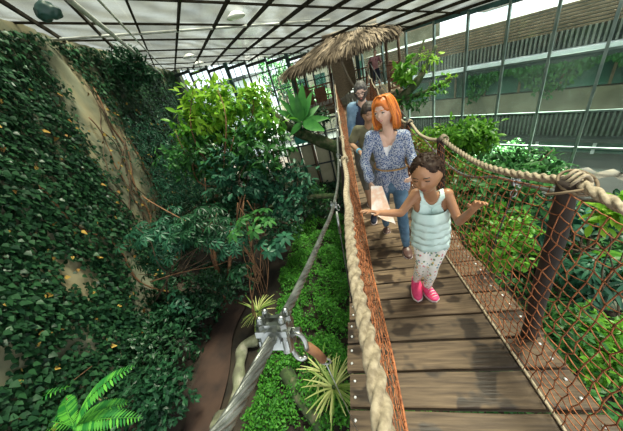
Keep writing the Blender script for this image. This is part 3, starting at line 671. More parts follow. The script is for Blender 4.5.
railing((hx0+.1, hy0+.1, FZ), (-.55, hy0+.1, FZ)); railing((1.78, hy0+.1, FZ), (hx1-.1, hy0+.1, FZ)); railing((hx0+.1, hy0+.1, FZ), (hx0+.1, hy1, FZ)); railing((hx1-.1, hy0+.1, FZ), (hx1-.1, hy1, FZ)); railing((.2, hy1-.1, FZ), (hx1, hy1-.1, FZ))
for x in (-1.95, -1.35): build(bx((x, hy0+.16, FZ+.3), (x+.5, hy0+.22, FZ+.9)), 'rail_panel', M['hut_red'], hut, smooth=False)
# rounded woven screen hanging inside
mb = MB(); ws = []
for i in range(13):
    q = i/12; xx = -.45+1.0*q; yy_ = 13.0+.5*math.sin(PI*q)
    ws.append([(xx, yy_, FZ+.05+.5*q*q), (xx+.0, yy_, FZ+1.0+.2*q), (xx-.08, yy_+.02, FZ+2.0)])
wv_ = np.array(ws); mb.add(wv_.reshape(-1, 3), [(i*3+j, i*3+j+1, i*3+j+4, i*3+j+3) for i in range(12) for j in range(2)])
mb.add(wv_.reshape(-1, 3)+V(0, .04, 0), [(i*3+j+1, i*3+j, i*3+j+3, i*3+j+4) for i in range(12) for j in range(2)])
build(mb, 'woven_screen', M['mat'], hut)
build(MB().tube(smooth_path([V(-.05, 12.4, FZ+1.9), V(.18, 12.5, FZ+1.0), V(.5, 12.5, FZ+.25)], 14), .05, 8), 'hanging_rope', M['rope'], hut)
# roof: hipped, uneven, thick with straw
ez = FZ+1.93; rx0, rx1, ry0, ry1 = hx0-.25, hx1-.12, hy0-.35, hy1+.4; ridge = [V(-.35, 13.2, ez+.62), V(1.5, 13.2, ez+.62)]
def eave(x): return ez+.0+.10*(x-.1)*.9+.04*math.sin(x*2)
cs = [V(rx0, ry0, eave(rx0)), V(rx1, ry0, eave(rx1)), V(rx1, ry1, eave(rx1)), V(rx0, ry1, eave(rx0))]
core = MB(); top = cs+ridge; low = [p-V(0, 0, .14) for p in cs]+[p-V(0, 0, .25) for p in ridge]
core.add(top+low, [(0, 1, 5, 4), (2, 3, 4, 5), (1, 2, 5), (3, 0, 4), (7, 6, 10, 11), (9, 8, 11, 10), (8, 7, 11), (6, 9, 10), (0, 6, 7, 1), (1, 7, 8, 2), (2, 8, 9, 3), (3, 9, 6, 0)])
rf = build(core, 'thatch_roof', M['thatch_core'], hut, smooth=False)
def straw_face(e0, e1, r0, r1, n):
    u = rng.random(n); t = rng.random(n)**.7; E = e0+(e1-e0)*u[:, None]; Rr = r0+(r1-r0)*u[:, None]
    p = Rr+(E-Rr)*t[:, None]; ax = (E-Rr); ax /= np.linalg.norm(ax, axis=1)[:, None]
    nn = unit(np.cross(e1-e0, (r0+r1)/2-(e0+e1)/2)); nn = nn if nn[2] > 0 else -nn
    p = p+nn*rng.uniform(.0, .10, n)[:, None]; ax = ax+.22*rand_dirs(n)-nn*.05; ax[:, 2] -= .25*(t > .85)
    return scatter(leaf_ovate(.10, 3, 0, .1, .7), p, ax, np.tile(nn, (n, 1)), rng.uniform(.3, .6, n))
parts = [straw_face(cs[0], cs[1], ridge[0], ridge[1], 2600), straw_face(cs[2], cs[3], ridge[1], ridge[0], 900), straw_face(cs[1], cs[2], ridge[1], ridge[1], 700), straw_face(cs[3], cs[0], ridge[0], ridge[0], 900)]
n = 700; u = rng.random(n); p = cs[0]+(cs[1]-cs[0])*u[:, None]+V(0, .05, -.04); parts.append(scatter(leaf_ovate(.12, 3, 0, .1, .7), p, V(0, -.3, -1)+.25*rand_dirs(n), np.tile(V(0, -1, .2), (n, 1)), rng.uniform(.15, .34, n)))
n = 400; u = rng.random(n); p = cs[3]+(cs[0]-cs[3])*u[:, None]; parts.append(scatter(leaf_ovate(.12, 3, 0, .1, .7), p, V(-.3, 0, -1)+.25*rand_dirs(n), np.tile(V(-1, 0, .2), (n, 1)), rng.uniform(.15, .3, n)))
v, q = merge(parts); o = build_np(v, q, 'straw', M['thatch'], rf); tag(o, kind='stuff')
build(MB().tube([ridge[0]-V(.3, 0, -.08), ridge[1]+V(.2, 0, .08)], .10, 9), 'ridge_roll', M['thatch'], rf)
# enclosure of dark frames and beige boards under and left of the hut
en = thing('animal_enclosure', 'black-framed enclosure with beige boards under the straw-roofed hut', 'enclosure', (-1.6, 12.2, 0))
fr = MB(); ex0, ex1, ey = -4.2, -.55, 12.0
for x in np.linspace(ex0, ex1, 6): fr.bar(V(x, ey, 0), V(x, ey, 3.45), .07, .07, (0, 1, 0))
for z in (.1, 1.3, 2.4, 3.4): fr.bar(V(ex0, ey, z), V(ex1, ey, z), .06, .07)
build(fr, 'frame', M['frame_dark'], en, smooth=False)
for i in range(5):
    x = ex0+(ex1-ex0)*i/5; build(bx((x+.05, ey+.06, .15), (x+(ex1-ex0)/5-.05, ey+.1, 2.35 if i else 1.3)), 'board', M['tan_panel'], en, smooth=False)
tag(build(bx((-2.75, 11.6, 2.62), (-2.05, 11.68, 3.0)), 'sign_board', M['teal_panel'], smooth=False), 'teal green board fixed below the hut floor beside the ferns', 'board')

# ================================================================== planting
def m_per_px(p): return depth(p)/F
def limb(a, b, r0, r1, bend=.15, n=12, seed=0):
    r = np.random.default_rng(seed); a, b = np.asarray(a, float), np.asarray(b, float); L = np.linalg.norm(b-a); t = np.linspace(0, 1, n)
    k1, k2 = r.normal(0, bend*L, 3), r.normal(0, bend*L*.4, 3)
    p = a+(b-a)*t[:, None]+np.outer(np.sin(PI*t), k1)+np.outer(np.sin(2*PI*t), k2); return p, r0+(r1-r0)*t
def tree(name, label, cat, base, crowns, leafm, barkm='bark', trunk_r=.05, group=None, stems=1, seed=1):
    """crowns: (centre, radii, twigs, per, leaf size, proto, palmate, material)"""
    base = np.asarray(base, float); t = thing(name, label, cat, base, group)
    hub = base*.35+np.mean([c[0] for c in crowns], 0)*.65; hub[2] = min(hub[2], min(c[0][2] for c in crowns))
    for k in range(stems):
        off = V(.12*k*math.cos(k*2.4), .12*k*math.sin(k*2.4), 0); p, r = limb(base+off-V(0, 0, .1), hub+off*2, trunk_r*(1-.15*k), trunk_r*.6, .07, 14, seed+k)
        build(MB().tube(p, r, 9), 'trunk', M[barkm], t)
    for k, c in enumerate(crowns):
        for j in range(3):
            rr = np.random.default_rng(seed*31+k*7+j); tip = np.asarray(c[0])+rr.normal(0, .45, 3)*np.asarray(c[1])
            p, r = limb(hub-V(0, 0, .1*j), tip, trunk_r*.5, .008, .1, 10, seed+k*5+j); build(MB().tube(p, r, 6), 'branch', M[barkm], t)
        v, q = crown_leaves(c[0], c[1], c[2], c[3], c[4], c[5] if len(c) > 5 else OV, palmate=c[6] if len(c) > 6 else False)
        build_np(v, q, 'foliage', M[c[7] if len(c) > 7 else leafm], t)
    return t
def cr(px, py, Y, rx, rz, ry=None):
    p = at(px, py, Y); k = m_per_px(p); return p, V(rx*k, (ry or (rx+rz)/2)*k, rz*k*1.1)
# ---- climbing ivy over the left wall: leaf carpet, runners, bare patches
def wall_pt(s_, z, o=0.0):
    q = WL0[:, None]+wd[:, None]*s_; of = wall_off(s_, z)+o
    return np.stack([q[0]+wn[0]*of, q[1]+wn[1]*of, z], 1)
n = 120000; s_ = rng.uniform(.3, WLEN-.2, n); z = rng.uniform(.05, 8.0, n)
pp = WL0[:, None]+wd[:, None]*s_; zt = roofz(pp[0], pp[1])
m_ = np.stack([s_*.9+z*.18, s_*0, z*.28], 1)
mask = wob(m_, 1.5, 1)+.5*wob(np.stack([s_*2.2, s_*0, z*1.1], 1), 1.7, 4)
bare = np.exp(-((s_-10.5-.40*(5.5-z))/1.9)**2)*sstep(1.9, 3.0, z)*(1-sstep(7.2, 8.2, z))*1.05+1.3*np.exp(-((s_-15.8)/.55)**2-((z-2.3)/.5)**2)+1.2*np.exp(-((s_-13.5)/.45)**2-((z-2.0)/.6)**2)+.9*np.exp(-((s_-12.7)/.4)**2-((z-5.8)/.8)**2)+1.1*np.exp(-((s_-14.9)/.35)**2-((z-3.3)/.4)**2)+1.0*np.exp(-((s_-16.8)/.4)**2-((z-3.2)/.35)**2)+1.0*np.exp(-((s_-14.4)/.4)**2-((z-1.4)/.5)**2)+np.exp(-((s_-2.2)/.9)**2)*.5+np.exp(-((s_-10.6)/.5)**2)*.5
dens = .45*mask-bare+.62
ok = (z < zt-.08) & (dens+rng.normal(0, .30, n) > 0.0)
s_, z = s_[ok], z[ok]; n = len(s_); p = wall_pt(s_, z, .03+.13*rng.random(n)**1.5)
nrm = np.tile(V(wn[0], wn[1], .35), (n, 1))+.45*rand_dirs(n); ax = V(0, 0, -1)+.6*rand_dirs(n)+.25*V(wn[0], wn[1], 0)
v, q = scatter(IVY, p, ax, nrm, rng.uniform(.05, .13, n))
iv = build_np(v, q, 'climbing_ivy', M['ivy'], base=V(-7, 6, .1)); tag(iv, 'dark green ivy carpet climbing over the tall left wall', 'ivy', kind='stuff')
k = 420; s_ = rng.uniform(6, WLEN-1, k); z = rng.uniform(1, 6.8, k); p = wall_pt(s_, z, .12)
v, q = scatter(IVY, p, V(0, 0, -1)+.8*rand_dirs(k), np.tile(V(wn[0], wn[1], .3), (k, 1))+.5*rand_dirs(k), rng.uniform(.07, .14, k))
build_np(v, q, 'dry_leaves', M['ivy_dry'], iv, base=V(-7, 6, .1))['kind'] = 'stuff'
for i, (s0, s1, z0, z1, r) in enumerate(((9.6, 11.6, 6.8, 2.2, .022), (9.9, 12.0, 6.4, 2.0, .03), (10.6, 11.2, 5.6, 2.6, .016), (9.2, 10.6, 6.8, .8, .026), (11.8, 12.3, 6.5, 1.0, .022), (4.0, 4.7, 6.5, .6, .02), (14, 13.4, 5, .4, .026), (9.0, 11.9, 7, 2.6, .014), (9.8, 12.6, 6.9, 3.2, .012), (10.9, 11.5, 6.0, 2.2, .015), (8.7, 10.9, 6.6, 2.4, .013), (10.2, 12.9, 5.2, 2.4, .018))):
    t = np.linspace(0, 1, 30); ss = s0+(s1-s0)*t+.15*np.sin(t*11+i); zz = z0+(z1-z0)*t
    build(MB().tube(wall_pt(ss, zz, .06+.04*np.sin(t*17)), r*(1+.2*np.sin(t*23)), 7), 'runner', M['bark_red' if i % 3 == 0 else 'bark'], iv)
# shaggy bunch of ivy hanging at the top of the wall
c = at(126, 66, 9.6); v, q = crown_leaves(c+V(.15, 0, -.1), (.5, .8, .75), 240, 6, .17, OV)
tag(build_np(v, q, 'ivy_clump', M['leaf_dark']), 'bushy dark ivy clump bulging from the top of the left wall', 'ivy')
# ---- left trees
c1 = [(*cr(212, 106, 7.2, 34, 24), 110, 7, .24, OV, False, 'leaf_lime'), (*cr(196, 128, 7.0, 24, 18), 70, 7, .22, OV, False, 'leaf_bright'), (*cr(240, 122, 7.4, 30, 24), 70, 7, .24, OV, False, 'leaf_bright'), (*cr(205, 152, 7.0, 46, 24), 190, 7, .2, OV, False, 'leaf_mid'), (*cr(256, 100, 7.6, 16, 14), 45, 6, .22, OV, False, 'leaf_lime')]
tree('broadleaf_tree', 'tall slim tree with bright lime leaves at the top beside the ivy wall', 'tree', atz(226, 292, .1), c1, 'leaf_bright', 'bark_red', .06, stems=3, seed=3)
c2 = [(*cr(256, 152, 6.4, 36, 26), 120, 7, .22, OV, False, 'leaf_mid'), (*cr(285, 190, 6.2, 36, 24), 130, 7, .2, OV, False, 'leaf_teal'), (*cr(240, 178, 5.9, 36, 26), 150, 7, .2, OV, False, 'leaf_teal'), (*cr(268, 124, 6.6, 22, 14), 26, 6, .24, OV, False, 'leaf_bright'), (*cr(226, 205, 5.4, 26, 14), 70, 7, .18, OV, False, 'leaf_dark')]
tree('glossy_tree', 'rounded tree with big blue-green glossy leaves in front of the far glazing', 'tree', atz(262, 275, .05), c2, 'leaf_teal', 'bark', .05, stems=2, seed=9)
c3 = [(*cr(168, 160, 8.0, 30, 44), 330, 9, .12, SLIM, False, 'leaf_teal'), (*cr(185, 185, 7.0, 40, 26), 260, 9, .12, SLIM, False, 'leaf_teal'), (*cr(190, 210, 6.6, 30, 20), 150, 8, .12, SLIM, False, 'leaf_dark')]
tree('fine_leaved_shrub', 'tall shrub with small dusty teal leaves growing against the left wall', 'shrub', atz(192, 262, .2), c3, 'leaf_teal', 'bark', .04, stems=2, seed=21)
c4 = [(*cr(160, 234, 4.4, 38, 22), 110, 8, .17, SLIM, True, 'leaf_teal'), (*cr(200, 226, 4.3, 36, 16), 100, 8, .17, SLIM, True, 'leaf_dark'), (*cr(228, 240, 4.2, 22, 14), 46, 8, .16, SLIM, True, 'leaf_teal'), (*cr(150, 262, 4.2, 20, 14), 30, 8, .15, SLIM, True, 'leaf_dark')]
tree('rhododendron', 'spreading shrub with rosettes of long leaves leaning out from the ivy wall', 'shrub', atz(152, 318, .6), c4, 'leaf_teal', 'bark', .035, stems=2, seed=31)
c5 = [(*cr(272, 240, 3.9, 20, 14), 11, 7, .2, OV, True, 'leaf_teal'), (*cr(250, 222, 4.0, 26, 12), 16, 7, .18, OV, True, 'leaf_mid'), (*cr(240, 272, 3.6, 10, 14), 5, 6, .16, OV, True, 'leaf_dark')]
tree('umbrella_plant', 'umbrella plant with pale seven-fingered leaves below the glossy tree', 'plant', atz(258, 325, 0), c5, 'leaf_teal', 'bark_red', .022, stems=2, seed=41)
c6 = [(*cr(300, 205, 8.6, 24, 16), 120, 8, .14, OV, False, 'leaf_dark'), (*cr(318, 200, 9.0, 14, 18), 90, 8, .13, OV, False, 'leaf_mid'), (*cr(280, 225, 7.2, 26, 14), 110, 8, .14, OV, False, 'leaf_dark')]
tree('dark_shrub', 'dark dense shrub growing at the foot of the black-framed enclosure', 'shrub', atz(300, 235, .1), c6, 'leaf_dark', 'bark', .04, seed=51)
c7 = [(*cr(176, 300, 3.6, 14, 9), 7, 6, .17, OV, True, 'leaf_teal')]
tree('seedling', 'small rosette plant with five broad leaves beside the dirt path', 'plant', atz(182, 330, .1), c7, 'leaf_teal', 'bark', .010, seed=61)
# dark undergrowth along the left
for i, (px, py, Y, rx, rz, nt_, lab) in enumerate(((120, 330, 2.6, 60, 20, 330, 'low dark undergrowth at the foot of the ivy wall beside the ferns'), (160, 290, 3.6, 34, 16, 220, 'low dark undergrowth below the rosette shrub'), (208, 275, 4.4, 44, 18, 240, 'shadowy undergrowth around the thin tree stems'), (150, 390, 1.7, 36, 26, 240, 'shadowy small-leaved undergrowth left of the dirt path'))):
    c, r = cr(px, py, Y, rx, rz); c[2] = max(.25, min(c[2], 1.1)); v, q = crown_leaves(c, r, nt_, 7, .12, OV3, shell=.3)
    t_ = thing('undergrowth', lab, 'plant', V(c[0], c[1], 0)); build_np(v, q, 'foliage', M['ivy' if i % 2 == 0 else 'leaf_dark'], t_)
# hanging root bundle under the trees
a = at(243, 198, 5.2); b = atz(266, 300, .02); t_ = thing('aerial_roots', 'bundle of reddish hanging roots below the thin tree', 'roots', b)
for i in range(7):
    r_ = np.random.default_rng(i); p, r = limb(a+r_.normal(0, .12, 3), b+V(*r_.normal(0, .12, 2), 0), .016, .008, .05, 14, 60+i); build(MB().tube(p, r, 6), 'root', M['bark_red'], t_)
for i, (pa, pb, r, lab) in enumerate((((142, 196, 4.6), (232, 246, 4.4), .016, 'thin bare brown branch lying level across the shrubs'), ((150, 282, 3.7), (238, 256, 4.0), .014, 'thin bare branch slanting under the rosette shrub'), ((205, 178, 5.4), (196, 250, 4.8), .014, 'curved bare vine hanging left of the thin tree'))):
    p, rr = limb(at(*pa), at(*pb), r, r*.6, .06, 16, 80+i); tag(build(MB().tube(p, rr, 7), 'bare_branch', M['bark_red']), lab, 'branch')
# ---- bright ground cover
def cover(name, label, x0, x1, y0, y1, n, m, h0, h1, size=.06, proto=OV3):
    x = rng.uniform(x0, x1, n*2); y = rng.uniform(y0, y1, n*2); gap = wob(np.stack([x, y, x*0], 1), 3.1, 5)+.6*wob(np.stack([x, y, x*0], 1), 7.3, 1)+rng.normal(0, .35, n*2) > -.25; x, y = x[gap][:n], y[gap][:n]; n = len(x); hum = .5+.5*wob(np.stack([x, y, x*0], 1), 2.6, 2); z = ground_z(x, y)+h0+(h1-h0)*hum*rng.random(n)**.5
    ax = rand_dirs(n)*V(1, 1, .7)+V(0, 0, -.1); v, q = scatter(proto, np.stack([x, y, z], 1), ax, V(0, 0, 1)+.45*rand_dirs(n), size*rng.uniform(.6, 1.4, n))
    return tag(build_np(v, q, name, M[m], base=V((x0+x1)/2, (y0+y1)/2, .0)), label, 'ground cover', kind='stuff')
cover('ground_cover', 'bright green small-leaved carpet on the ground left below the bridge', -2.9, .6, 1.2, 8.2, 42000, 'leaf_cover', .05, .75, .062)
cover('undergrowth_carpet', 'mixed green leaf carpet on the ground right of the bridge', .6, 7.5, .2, 12.5, 26000, 'leaf_mid', .0, .5, .12)
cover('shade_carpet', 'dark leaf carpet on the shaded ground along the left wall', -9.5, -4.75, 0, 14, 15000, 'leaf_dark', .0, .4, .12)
cover('far_carpet', 'green leaf carpet on the ground below the far glazing', -7, .5, 8.2, 15.5, 9000, 'leaf_dark', .0, .7, .14)
# ---- spider plants and ferns
def spider(px, py, z, s_, label, k=46):
    b = atz(px, py, z); b[2] = z; t_ = thing('spider_plant', label, 'plant', b, 'spider plants')
    d = rand_dirs(k)*V(1, 1, .0); d /= np.linalg.norm(d, axis=1)[:, None]; ax = d+V(0, 0, 1)*rng.uniform(.25, 1.6, (k, 1))
    v, q = scatter(BLADE, np.tile(b, (k, 1))+d*.02, ax, V(0, 0, 1)+d*-.3+.1*rand_dirs(k), s_*rng.uniform(.7, 1.15, k)); build_np(v, q, 'leaves', M['blade'], t_)
    build(MB().cap(b-V(0, 0, .06), b+V(0, 0, .05), .04, .03), 'crown', M['moss'], t_)
spider(258, 312, .35, .52, 'yellow-green spider plant beside the dirt path behind the big cable clamp')
spider(334, 388, .85, .46, 'yellow-green spider plant on the bright carpet close to the plank ends', 60)
spider(322, 372, .55, .40, 'smaller spider plant half hidden in the bright carpet below the bridge', 26)
def frond(a, b, up, w, n=26):
    t = np.linspace(0, 1, n); a, b = np.asarray(a), np.asarray(b); L = np.linalg.norm(b-a); p = a+(b-a)*t[:, None]+np.outer(np.sin(PI*t)*.14*L, up)
    tg = np.gradient(p, axis=0); tg /= np.linalg.norm(tg, axis=1)[:, None]; sd = np.cross(tg, up); sd /= np.linalg.norm(sd, axis=1)[:, None]
    ln = w*np.sin(PI*np.clip(t*.9+.08, 0, 1))**.7; pos = np.concatenate([p, p]); ax = np.concatenate([sd+tg*.55, -sd+tg*.55])-np.asarray(up)*.15; nr = np.tile(up, (2*n, 1))+.08*rand_dirs(2*n)
    v, q = scatter(leaf_ovate(.22, 5, .05, .12, .75), pos, ax, nr, np.concatenate([ln, ln])); return v, q, p
def fern(label, root, tips, w):
    t_ = thing('fern', label, 'fern', root, 'ferns at the wall foot')
    for tp in tips:
        up = unit(V(.25, -.1, 1)); v, q, p = frond(root, tp, up, w); fm = MB().add(v, q.tolist()); fm.tube(p, np.linspace(.008, .003, len(p)), 5); build(fm, 'frond', M['fern'], t_)
fern('bright fern with long feathery fronds in the lower left foreground', at(74, 426, 1.00), [at(134, 366, 1.5), at(128, 402, 1.3), at(66, 396, 1.35), at(108, 440, 1.0), at(142, 418, 1.1), at(30, 420, 1.1)], .16)
fern('darker fern rising from the bottom left corner', at(20, 440, 1.05), [at(70, 386, 1.35), at(40, 400, 1.3), at(4, 415, 1.2), at(60, 430, 1.0)], .14)
for pa, pb, lab in (((0, 408, 1.5), (92, 366, 1.8), 'thin bare twig arching over the ferns'), ((66, 398, 1.3), (96, 420, 1.2), 'short bare twig among the fern fronds')):
    p, rr = limb(at(*pa), at(*pb), .008, .005, .1, 14, 5); tag(build(MB().tube(p, rr, 6), 'bare_twig', M['bark_red']), lab, 'twig')
# ---- stones
def boulder(px, py, z, r, label, seed, m='stone'):
    p = atz(px, py, z); tag(build(MB().ball(p, r, 18, noise=.22, seed=seed), 'boulder', M[m]), label, 'stone')
boulder(180, 343, .32, (.20, .25, .42), 'upright mossy boulder left of the dirt path', 1)
boulder(158, 318, .3, (.22, .2, .4), 'grey boulder among the undergrowth below the rosette shrub', 2)
boulder(222, 424, .15, (.24, .24, .2), 'rounded grey boulder at the lower end of the path edging', 3)
pts = [atz(258, 340, .16), atz(244, 346, .18), atz(240, 365, .18), atz(238, 388, .16), atz(234, 412, .14)]
pts = smooth_path(pts, 26); tag(build(MB().tube(pts, .13+.02*np.sin(np.arange(26)*.9), 10), 'path_edging', M['stone']), 'bent grey stone edging between the dirt path and the bright carpet', 'edging')
p, rr = limb(atz(286, 372, .25), atz(322, 428, .3), .16, .13, .03, 12, 3); tag(build(MB().tube(p, rr, 10), 'fallen_log', M['moss']), 'mossy fallen log lying in the bright carpet below the clamp', 'log')
p, rr = limb(at(270, 208, 9), at(338, 196, 8.2), .12, .10, .03, 12, 4); p[:, 2] = np.maximum(p[:, 2], .8); tag(build(MB().tube(p, rr, 10), 'tree_log', M['moss']), 'dark log slanting below the far enclosure beside the cable', 'log')
# ---- bird's-nest fern on a mossy trunk, left of the hut
a, b = at(262, 98, 9.2), at(338, 148, 9.0); mt = thing('mossy_trunk', 'leaning mossy trunk carrying a bird\'s-nest fern left of the hut', 'trunk', V(b[0], b[1], 0))
p, rr = limb(a, b, .09, .24, .04, 16, 8); build(MB().tube(p, rr*(1+.1*np.sin(np.arange(16)*1.7)), 10), 'trunk', M['moss'], mt)
p2, r2 = limb(b, V(b[0]+.1, b[1], 0), .24, .28, .02, 12, 9); build(MB().tube(p2, r2, 10), 'trunk', M['moss'], mt)
v, q = crown_leaves((a+b)/2+V(.3, 0, 0), (.95, .35, .4), 110, 7, .16, OV); build_np(v, q, 'epiphytes', M['leaf_dark'], mt)['kind'] = 'stuff'
c = at(302, 122, 8.7); nf = thing('nest_fern', 'bird\'s-nest fern with wide upright strap leaves left of the hut', 'fern', c)
for px, py, Y, w in ((301, 84, 8.9, .30), (288, 90, 8.9, .26), (322, 128, 8.2, .36), (276, 108, 8.9, .22), (296, 96, 8.5, .26), (318, 104, 9.0, .22), (290, 134, 8.4, .22), (310, 92, 9.0, .24), (280, 98, 8.8, .2), (327, 116, 8.6, .24)):
    e = at(px, py, Y); L = np.linalg.norm(e-c); v, q = scatter(leaf_ovate(w/max(L, .3)*1.0, 8, .10, .18, .8), c[None], (e-c)[None], V(.1, -.8, .6)[None], np.array([L*1.05])); build_np(v, q, 'leaf', M['nest'], nf)
# ---- mossy branch with epiphytes right of the hut
a, b = at(386, 112, 8.6), at(436, 46, 9.2); et = thing('epiphyte_tree', 'mossy crooked tree loaded with epiphytes right of the hut', 'tree', V(a[0]+.2, a[1], 0))
for k, (pa, pb, r0, r1) in enumerate(((a, b, .17, .05), (at(396, 100, 8.6), at(452, 78, 8.4), .12, .04), (at(408, 86, 8.8), at(424, 40, 9.4), .10, .03), (V(a[0]+.25, a[1], -.1), a, .26, .17))):
    p, rr = limb(pa, pb, r0, r1, .06, 16, 90+k); build(MB().tube(p, rr*(1+.15*np.sin(np.arange(16)*2.1)), 10), 'limb', M['moss'], et)
for k, (px, py, Y, rx, rz, nt_, sz, m) in enumerate(((404, 70, 8.6, 9, 11, 20, .26, 'leaf_bright'), (428, 60, 8.8, 9, 10, 20, .12, 'leaf_lime'), (412, 100, 8.4, 18, 9, 30, .15, 'leaf_mid'), (436, 90, 8.3, 13, 5, 18, .13, 'leaf_bright'), (390, 108, 8.3, 8, 11, 14, .22, 'leaf_bright'), (446, 78, 8.5, 8, 4, 10, .12, 'leaf_lime'))):
    c, r = cr(px, py, Y, rx, rz); v, q = crown_leaves(c, r, nt_, 6, sz, OV); build_np(v, q, 'epiphytes', M[m], et)['kind'] = 'stuff'
# ---- right of the bridge
c8 = [(*cr(452, 136, 5.6, 36, 14), 170, 8, .13, OV, False, 'leaf_bright'), (*cr(478, 140, 5.4, 18, 12), 80, 8, .13, OV, False, 'leaf_bright'), (*cr(430, 140, 5.8, 22, 10), 70, 8, .13, OV, False, 'leaf_lime')]
tree('bright_shrub', 'sunlit light green shrub showing above the rope rail behind the girl', 'shrub', V(2.5, 5.6, 0), c8, 'leaf_bright', 'bark', .05, stems=2, seed=101)
c9 = [(*cr(480, 200, 3.4, 46, 30), 300, 8, .12, OV, False, 'leaf_mid'), (*cr(512, 172, 4.2, 40, 16), 150, 8, .13, OV, False, 'leaf_mid'), (*cr(460, 180, 4.0, 24, 18), 110, 8, .12, OV, False, 'leaf_bright')]
tree('net_side_shrub', 'mid-green shrub pressed close behind the net beside the girl', 'shrub', V(2.3, 3.5, 0), c9, 'leaf_mid', 'bark', .04, stems=2, seed=111)
c10 = [(*cr(600, 215, 4.2, 40, 14), 70, 7, .19, OV, False, 'leaf_dark'), (*cr(545, 215, 3.8, 34, 18), 120, 7, .16, OV, False, 'leaf_teal')]
tree('shade_shrub', 'dark shrub behind the near right bridge post', 'shrub', V(4.6, 3.9, 0), c10, 'leaf_dark', 'bark', .04, seed=121)
c11 = [(*cr(590, 275, 2.9, 36, 22), 46, 8, .22, SLIM, True, 'leaf_teal'), (*cr(616, 265, 3.0, 18, 16), 24, 8, .2, OV, True, 'leaf_bright')]
tree('big_leaf_plant', 'big-leaved plant with shiny pale rosettes low beyond the net at right', 'plant', V(3.4, 2.9, 0), c11, 'leaf_teal', 'bark', .03, seed=131)
c12 = [(*cr(600, 345, 1.9, 40, 26), 230, 7, .10, OV, False, 'leaf_bright'), (*cr(560, 330, 2.0, 26, 20), 120, 7, .10, OV, False, 'leaf_mid')]
tree('low_green_bush', 'low vivid green bush seen through the net at the lower right', 'shrub', V(2.5, 1.9, 0), c12, 'leaf_bright', 'bark', .03, seed=141)
c13 = [(*cr(500, 240, 2.7, 30, 26), 220, 8, .09, OV, False, 'leaf_bright')]
tree('leafy_bush', 'leafy green bush behind the net between the girl and the near post', 'shrub', V(1.9, 2.7, 0), c13, 'leaf_bright', 'bark', .03, seed=151)
c14 = [(*cr(612, 214, 2.6, 14, 8), 30, 6, .14, OV, False, 'leaf_lime')]
tree('yellow_shrub', 'yellow-green leafy sprig at the right edge behind the rope', 'shrub', V(3.5, 2.6, 0), c14, 'leaf_lime', 'bark', .02, seed=161)
# dark planting shelter under the glazing at right
shp = at(590, 214, 4.9); sh = thing('shelter', 'low dark shelter with flat roof beyond the near right post', 'shelter', V(shp[0], shp[1], 0))
build(bx((shp[0]-.8, shp[1]-.4, shp[2]+.25), (shp[0]+.9, shp[1]+.8, shp[2]+.33)), 'roof', M['bld_dark'], sh, smooth=False)
for x in (-.7, .8):
    for y in (-.3, .7): build(bx((shp[0]+x-.05, shp[1]+y-.05, 0), (shp[0]+x+.05, shp[1]+y+.05, shp[2]+.25)), 'post', M['post'], sh, smooth=False)
build(bx((shp[0]-.7, shp[1]+.66, .0), (shp[0]+.8, shp[1]+.74, shp[2]+.1)), 'back_board', M['post'], sh, smooth=False)
for px, py, r, lab in ((566, 318, .22, 'pale stone among leaves right of the near bridge post'), (606, 300, .26, 'pale stone below the big-leaved plant at right'), (585, 348, .2, 'dark stone beside the low vivid bush')):
    p = atz(px, py, .35); tag(build(MB().ball(p, (r, r*.8, r*.6), 14, noise=.2, seed=px), 'stone', M['stone']), lab, 'stone')
p, rr = limb(at(520, 300, 1.6), V(1.9, 1.2, .1), .03, .04, .05, 10, 7)
# trees outside in the light
for i, (x, y, h, r, lab) in enumerate(((-8, 22, 5.0, 2.0, 'leafy tree outside the far glazing at left'), (-5.5, 25, 6.5, 2.0, 'leafy tree outside with a high crown left of the hut roof'), (-2.5, 21, 4.0, 1.6, 'leafy tree outside behind the thatched hut'))):
    tree('courtyard_tree', lab, 'tree', V(x, y, -1.45), [(V(x, y, h-1), V(r, r, r*.9), 170, 8, .3, OV, False, 'leaf_mid')], 'leaf_mid', 'bark', .12, seed=200+i)

